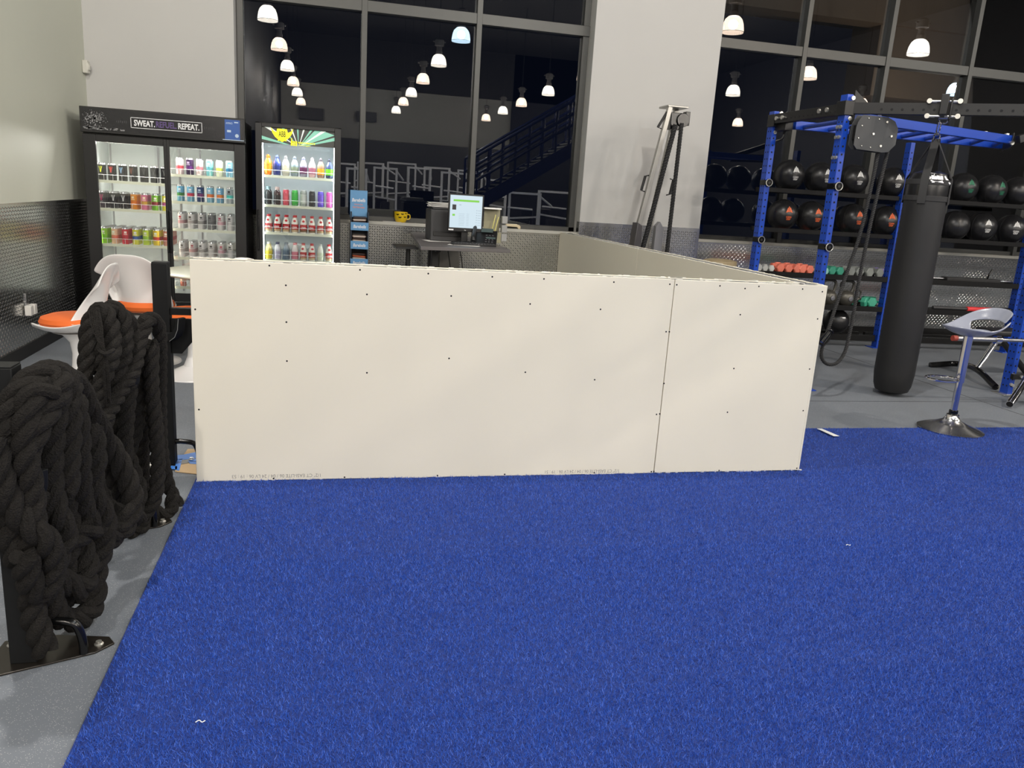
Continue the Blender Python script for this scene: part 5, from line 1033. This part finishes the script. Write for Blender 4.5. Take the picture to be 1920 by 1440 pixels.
battle('battle_rope', 'thick black battle rope hanging in heavy loops at the near end of the rack', [
    [(-20, 1000, -1.60), (-8, 900, -1.62), (4, 820, -1.62), (32, 742, -1.58), (78, 702, -1.50), (112, 712, -1.44), (104, 760, -1.45), (96, 830, -1.46), (94, 900, -1.47), (104, 960, -1.48), (122, 1000, -1.46), (104, 1050, -1.50), (93, 1110, -1.50), (112, 1156, -1.44), (150, 1160, -1.36), (176, 1130, -1.28), (180, 1070, -1.22), (198, 1020, -1.14), (236, 985, -1.06), (248, 930, -1.0), (226, 870, -.98), (196, 820, -1.0)],
    [(196, 820, -1.0), (168, 770, -1.10), (146, 724, -1.16), (128, 716, -1.24), (140, 760, -1.34), (146, 830, -1.34), (148, 900, -1.32), (158, 960, -1.26), (190, 1002, -1.18), (222, 990, -1.10), (236, 950, -1.05)],
    [(98, 730, -1.56), (60, 745, -1.60), (48, 800, -1.62), (46, 860, -1.62), (56, 920, -1.60), (60, 980, -1.60), (50, 1040, -1.58), (58, 1100, -1.56), (62, 1150, -1.55), (76, 1195, -1.54), (84, 1218, -1.53)],
    [(-6, 880, -1.54), (14, 800, -1.52), (44, 738, -1.48), (78, 704, -1.46), (112, 722, -1.50), (70, 800, -1.60), (26, 900, -1.60), (14, 960, -1.60), (24, 1020, -1.60), (46, 1062, -1.56), (88, 1070, -1.48)],
    [(70, 930, -1.50), (36, 950, -1.60), (26, 990, -1.60), (52, 1040, -1.54), (110, 1085, -1.46), (156, 1100, -1.38), (160, 1040, -1.30), (134, 1000, -1.30), (120, 930, -1.34), (122, 850, -1.38), (120, 760, -1.40)],
    [(-14, 820, -1.66), (-4, 880, -1.66), (18, 940, -1.64), (52, 985, -1.62), (84, 1010, -1.60), (100, 1060, -1.56), (80, 1110, -1.56), (56, 1090, -1.60), (46, 1040, -1.64)],
    [(172, 800, -1.2), (178, 860, -1.22), (172, 920, -1.22), (196, 970, -1.18), (190, 1030, -1.2), (160, 1080, -1.26), (136, 1120, -1.32), (120, 1080, -1.36), (130, 1020, -1.36), (176, 990, -1.28)],
    [(26, 920, -1.40), (22, 840, -1.40), (30, 770, -1.40), (62, 720, -1.42), (96, 694, -1.38), (124, 716, -1.36), (128, 780, -1.40), (126, 860, -1.42), (124, 920, -1.42)],
], .037)
battle('battle_rope', 'black battle rope bundle tied at its top on the middle post', [
    [(170, 760, -.78), (160, 720, -.76), (163, 660, -.72), (166, 610, -.68), (188, 580, -.64), (206, 600, -.66), (212, 660, -.72), (190, 720, -.80), (176, 780, -.84)],
    [(184, 700, -.72), (190, 640, -.68), (195, 590, -.62), (214, 578, -.58), (232, 600, -.58), (234, 660, -.62), (220, 700, -.66), (206, 760, -.68), (190, 830, -.70), (186, 900, -.72), (205, 950, -.74), (232, 960, -.72)],
    [(204, 600, -.58), (224, 590, -.54), (246, 610, -.50), (254, 650, -.52), (246, 710, -.56), (238, 780, -.60), (234, 860, -.62), (240, 930, -.62), (262, 965, -.60), (288, 940, -.56), (296, 880, -.52), (292, 800, -.50), (284, 720, -.50), (284, 650, -.48)],
    [(214, 640, -.50), (222, 720, -.52), (222, 800, -.54), (250, 880, -.56), (262, 930, -.60), (232, 990, -.66), (200, 960, -.74), (180, 900, -.80), (170, 820, -.84), (166, 760, -.80)],
    [(250, 640, -.46), (262, 720, -.46), (256, 800, -.48), (240, 860, -.5), (254, 930, -.52), (270, 980, -.56), (240, 1000, -.62)],
], .030)
battle('battle_rope', 'black battle rope with long ribbed loop reaching the floor by the turf corner', [
    [(262, 640, -.46), (270, 604, -.40), (290, 600, -.34), (300, 630, -.30), (300, 700, -.28), (300, 780, -.26), (304, 850, -.25), (316, 910, -.25), (334, 950, -.27), (332, 985, -.32), (306, 1003, -.36), (270, 1008, -.42), (245, 1000, -.48)],
    [(276, 602, -.46), (262, 640, -.52), (252, 690, -.60), (228, 730, -.70), (206, 770, -.80), (192, 800, -.88), (196, 850, -.92), (214, 900, -.92), (240, 950, -.88), (262, 975, -.80)],
    [(286, 640, -.40), (280, 720, -.38), (272, 800, -.38), (268, 870, -.38), (276, 930, -.40), (300, 965, -.42), (320, 960, -.38), (322, 930, -.32)],
], .029)
# thin tie cord round the bundle and a frayed end
tc_ = thing('tie_cord', 'thin black cord knotted around the battle rope bundle on the middle post', 'cord', (0, 0, 0))
b = MB()
for k in range(14):
    ox = rs.uniform(-6, 6); b.tube(catmull([rp(170+ox*.6+k*1.2, 578+rs.uniform(-4, 6), -.76), rp(176+ox+k, 610, -.80), rp(186+ox*.5+k*.5, 640, -.82), rp(196+ox*.3, 662, -.83), rp(200+ox, 700, -.84), rp(203+ox*1.2, 740+rs.uniform(-10, 25), -.84)], 5), .0028, 5)
b.tube(catmull([rp(184, 655, -.80), rp(196, 664, -.86), rp(214, 656, -.82)], 6), .008, 6); b.build('strands', ROPE, tc_)
t = thing('frayed_cord', 'thin black cord hanging from the near battle rope bundle at far left', 'cord', (0, 0, 0))
b = MB()
for k in range(10): b.tube(catmull([rp(58, 745, -1.16), rp(60+rs.uniform(-3, 3), 800, -1.16+k*.002), rp(22+rs.uniform(-3, 3)+k, 820+k*2, -1.2), rp(20+rs.uniform(-5, 5)+k*1.2, 860, -1.22)], 5), .003, 5)
b.build('strands', ROPE, t)

# ================================================================== SMALL THINGS
cb = [at(*p, z=.004) for p in ((328, 884), (335, 866), (352, 842), (372, 842), (380, 890))]
o = MB().prism([(p.x, p.y) for p in cb][::-1], .001, .005).build('cardboard_scrap', mat('tan cardboard', (196, 168, 130), .8)); tag(o, 'tan cardboard scrap on the floor by the left end of the half wall', 'cardboard')
BT = mat('blue masking tape', (66, 132, 222), .5); b = MB()
for pts in (((308, 856), (345, 852), (376, 846), (376, 858), (345, 862), (310, 862)), ((330, 862), (342, 860), (336, 882), (328, 880)), ((308, 872), (332, 874), (332, 880), (308, 878)), ((352, 864), (380, 858), (380, 870), (356, 869))):
    q = [at(*p, z=.0075) for p in pts]; b.prism([(p.x, p.y) for p in q][::-1], .0055, .0075)
tag(b.build('masking_tape', BT), 'strips of blue masking tape stuck to the tan cardboard scrap', 'tape')
p = at(50, 578, x=XL+.004); t = thing('wall_outlet', 'wall outlet with two plugged in clear white adapters on the metal wall', 'outlet', (XL+.004, p.y, p.z))
b = MB(); b.bb(0, .008, -.038, .038, -.06, .06); b.build('cover_plate', STEEL, t, bevel=.002)
for dy in (-.045, .04): b = MB(); b.bb(.008, .055, dy-.03, dy+.03, -.05, .03); b.build('adapter', mat('white adapter', (214, 210, 204), .35), t, bevel=.006)
b = MB(); b.bb(0, .01, -.02, .012, .03, .12); b.build('conduit', STEEL, t)
p = at(165, 127, x=XL+.03); b = MB(); b.bb(-.0, .05, -.04, .04, -.06, .06); b.prism([(0, -.05), (.06, -.03), (.065, .01), (.05, .045), (0, .055)], -.035, .035, XZ((0, 0, 0)))
t = thing('motion_sensor', 'small white motion sensor high in the left wall corner', 'sensor', (XL, 4.93, p.z)); b.build('housing', mat('sensor plastic', (200, 198, 188), .4), t, bevel=.008); MB().bb(.045, .067, -.022, .022, -.03, .01).build('lens', mat('sensor lens', (170, 170, 164), .2), t, bevel=.004)

# ================================================================== REST OF THE GYM (seen mirrored in the windows)
def mir(px, py, yv):
    "real point whose mirror image in the glass (plane y=5.26) shows at a pixel at mirrored depth yv"
    p = at(px, py, y=yv); return Vector((p.x, 2*5.26-p.y, p.z))
DW = mat('dark far panel', (40, 41, 44), .6)
a, c = mir(640, 262, 36.4), mir(1040, 300, 36.4)
struct(MB().bb(a.x-.6, c.x+1.2, -25.9, -25.8, 1.2, a.z+.1).build('trim_7', DW))
a, c = mir(560, 200, 36.4), mir(606, 226, 36.4); struct(MB().bb(a.x, c.x, -25.9, -25.8, c.z, a.z).build('trim_8', DW))
a, c = mir(668, 208, 36.4), mir(706, 230, 36.4); struct(MB().bb(a.x, c.x, -25.9, -25.8, c.z, a.z).build('trim_9', DW))
xb_ = at(960, 200, y=36.4).x; struct(MB().bb(xb_, XR, -26., -25.8, 0, ZC).build('trim_11', mat('dark far end', (16, 18, 28), .8))); zb_ = at(550, 152, y=36.4).z; struct(MB().bb(XL, XR, -26., -25.8, zb_, ZC).build('trim_10', DARKC))
# staircase with blue railings
sta = thing('gym_staircase', 'blue railed metal staircase mirrored dimly in the right part of the window', 'staircase', (0, 0, 0))
s0_, s1_ = mir(868, 398, 16.), mir(1105, 262, 16.); s1_.y = s0_.y = 2*5.26-16.
BD = mat('deep blue railing paint', (16, 26, 66), .4)
for dy in (0, 1.4):
    b = MB(); b.add([s0_+Vector((0, dy, 0)), s1_+Vector((0, dy, 0)), s1_+Vector((0, dy, .35)), s0_+Vector((0, dy, .35)), s0_+Vector((0, dy+.05, 0)), s1_+Vector((0, dy+.05, 0)), s1_+Vector((0, dy+.05, .35)), s0_+Vector((0, dy+.05, .35))], [(0, 1, 2, 3), (7, 6, 5, 4), (0, 4, 5, 1), (3, 2, 6, 7), (0, 3, 7, 4), (1, 5, 6, 2)]); b.build('stringer', BD, sta)
    for hgt in (.75, 1.0, 1.3): MB().cyl(s0_+Vector((0, dy, hgt)), s1_+Vector((0, dy, hgt)), .035, n=8).build('railing', BD, sta)
    for k in range(11): q = s0_.lerp(s1_, k/10)+Vector((0, dy, .2)); MB().cyl(q, q+Vector((0, 0, 1.1)), .03, n=6).build('baluster', BD, sta)
for k in range(22): q = s0_.lerp(s1_, (k+.5)/22); MB().bb(q.x-.15, q.x+.15, q.y+.05, q.y+1.4, q.z+.2, q.z+.24).build('tread', DKP, sta)
GM = mat('pale machine frame', (228, 229, 232), .3); PADM = mat('machine pad', (34, 32, 36), .5)
def machine(x, y, h, w, k, rz):
    t = thing('weight_machine', 'pale framed weight machine mirrored dimly in the left window', 'weight machine', (x, y, 0), rz, 'weight machines mirrored in the window')
    for sx in (-1, 1): MB().bb(sx*w/2-.03, sx*w/2+.03, -.04, .04, 0, h).build('upright', GM, t)
    b = MB(); b.add([(-w/2, -.03, h-.06), (w/2, -.03, h-.06), (w/2, .03, h-.06), (-w/2, .03, h-.06), (-w/2, -.03, h), (w/2, -.03, h), (w/2, .03, h), (-w/2, .03, h)], [(0, 3, 2, 1), (4, 5, 6, 7), (0, 1, 5, 4), (1, 2, 6, 5), (2, 3, 7, 6), (3, 0, 4, 7)]); b.box((0, 0, h*.55), (w*1.0, .05, .05), Matrix.Rotation(R(6*(-1)**k), 3, 'Y')); b.cyl((-w*.3, -.3, h*.7), (w*.5, -.35, h*.72), .025, n=8); b.build('crossbar', GM, t)
    b = MB(); b.bb(-w*.2, w*.2, -.1, .06, .1, h*.5); b.build('weight_stack', PADM, t)
    b = MB(); b.bb(-.2, .2, .3, .7, .42, .5); b.box((0, .8, .8), (.36, .1, .7), Matrix.Rotation(R(15), 3, 'X')); b.build('seat', PADM, t, bevel=.02)
    b = MB(); b.cyl((-w/2, 0, h-.1), (-w/2-.3, .5, h-.35), .03, n=8); b.build('arm', GM, t)
mrow = [(645, 24, 2.2, .7), (668, 21, 2., .6), (694, 25, 2.3, .9), (722, 22, 2.1, .7), (752, 26, 2.4, 1.), (785, 23, 2.2, .8), (818, 25, 2.3, .9), (850, 22, 2.1, .8), (880, 26, 2.3, .9), (930, 24, 2., .8), (985, 19, 1.6, .9), (1040, 20, 1.7, 1.)]
for k, (px, yv, h, w) in enumerate(mrow): q = mir(px, 360, yv); machine(q.x, q.y, h, w, k, R([180, 160, 200, 175][k % 4]))

# exterior canopy outside the right window
CAN = mat('beige exterior plaster', (150, 128, 104), .7)
cn = thing('entrance_canopy', 'beige plastered canopy and pier outside the upper right window', 'canopy', (0, 0, 0))
MB().bb(5.0, 16, 6.4, 12., 5.35, 5.6).build('soffit', CAN, cn)
MB().bb(5.0, 16, 8.9, 9.3, 4.75, 5.35).build('fascia', CAN, cn)
a = at(1650, 60, y=9.); c = at(1890, 140, y=9.); MB().bb(a.x, c.x, 9.0, 9.8, 3.6, 5.35).build('pier', CAN, cn)
ld = bpy.data.lights.new('canopy_fill', 'AREA'); ld.size = 1.2; ld.energy = 14; ld.color = (1, .82, .64); lo = bpy.data.objects.new('canopy_fill', ld); COL.objects.link(lo); lo.location = (10., 7.6, 2.6); lo.rotation_euler = (R(180), 0, 0); lo.parent = cn  # added fill aimed up to brighten the canopy, not a real lamp
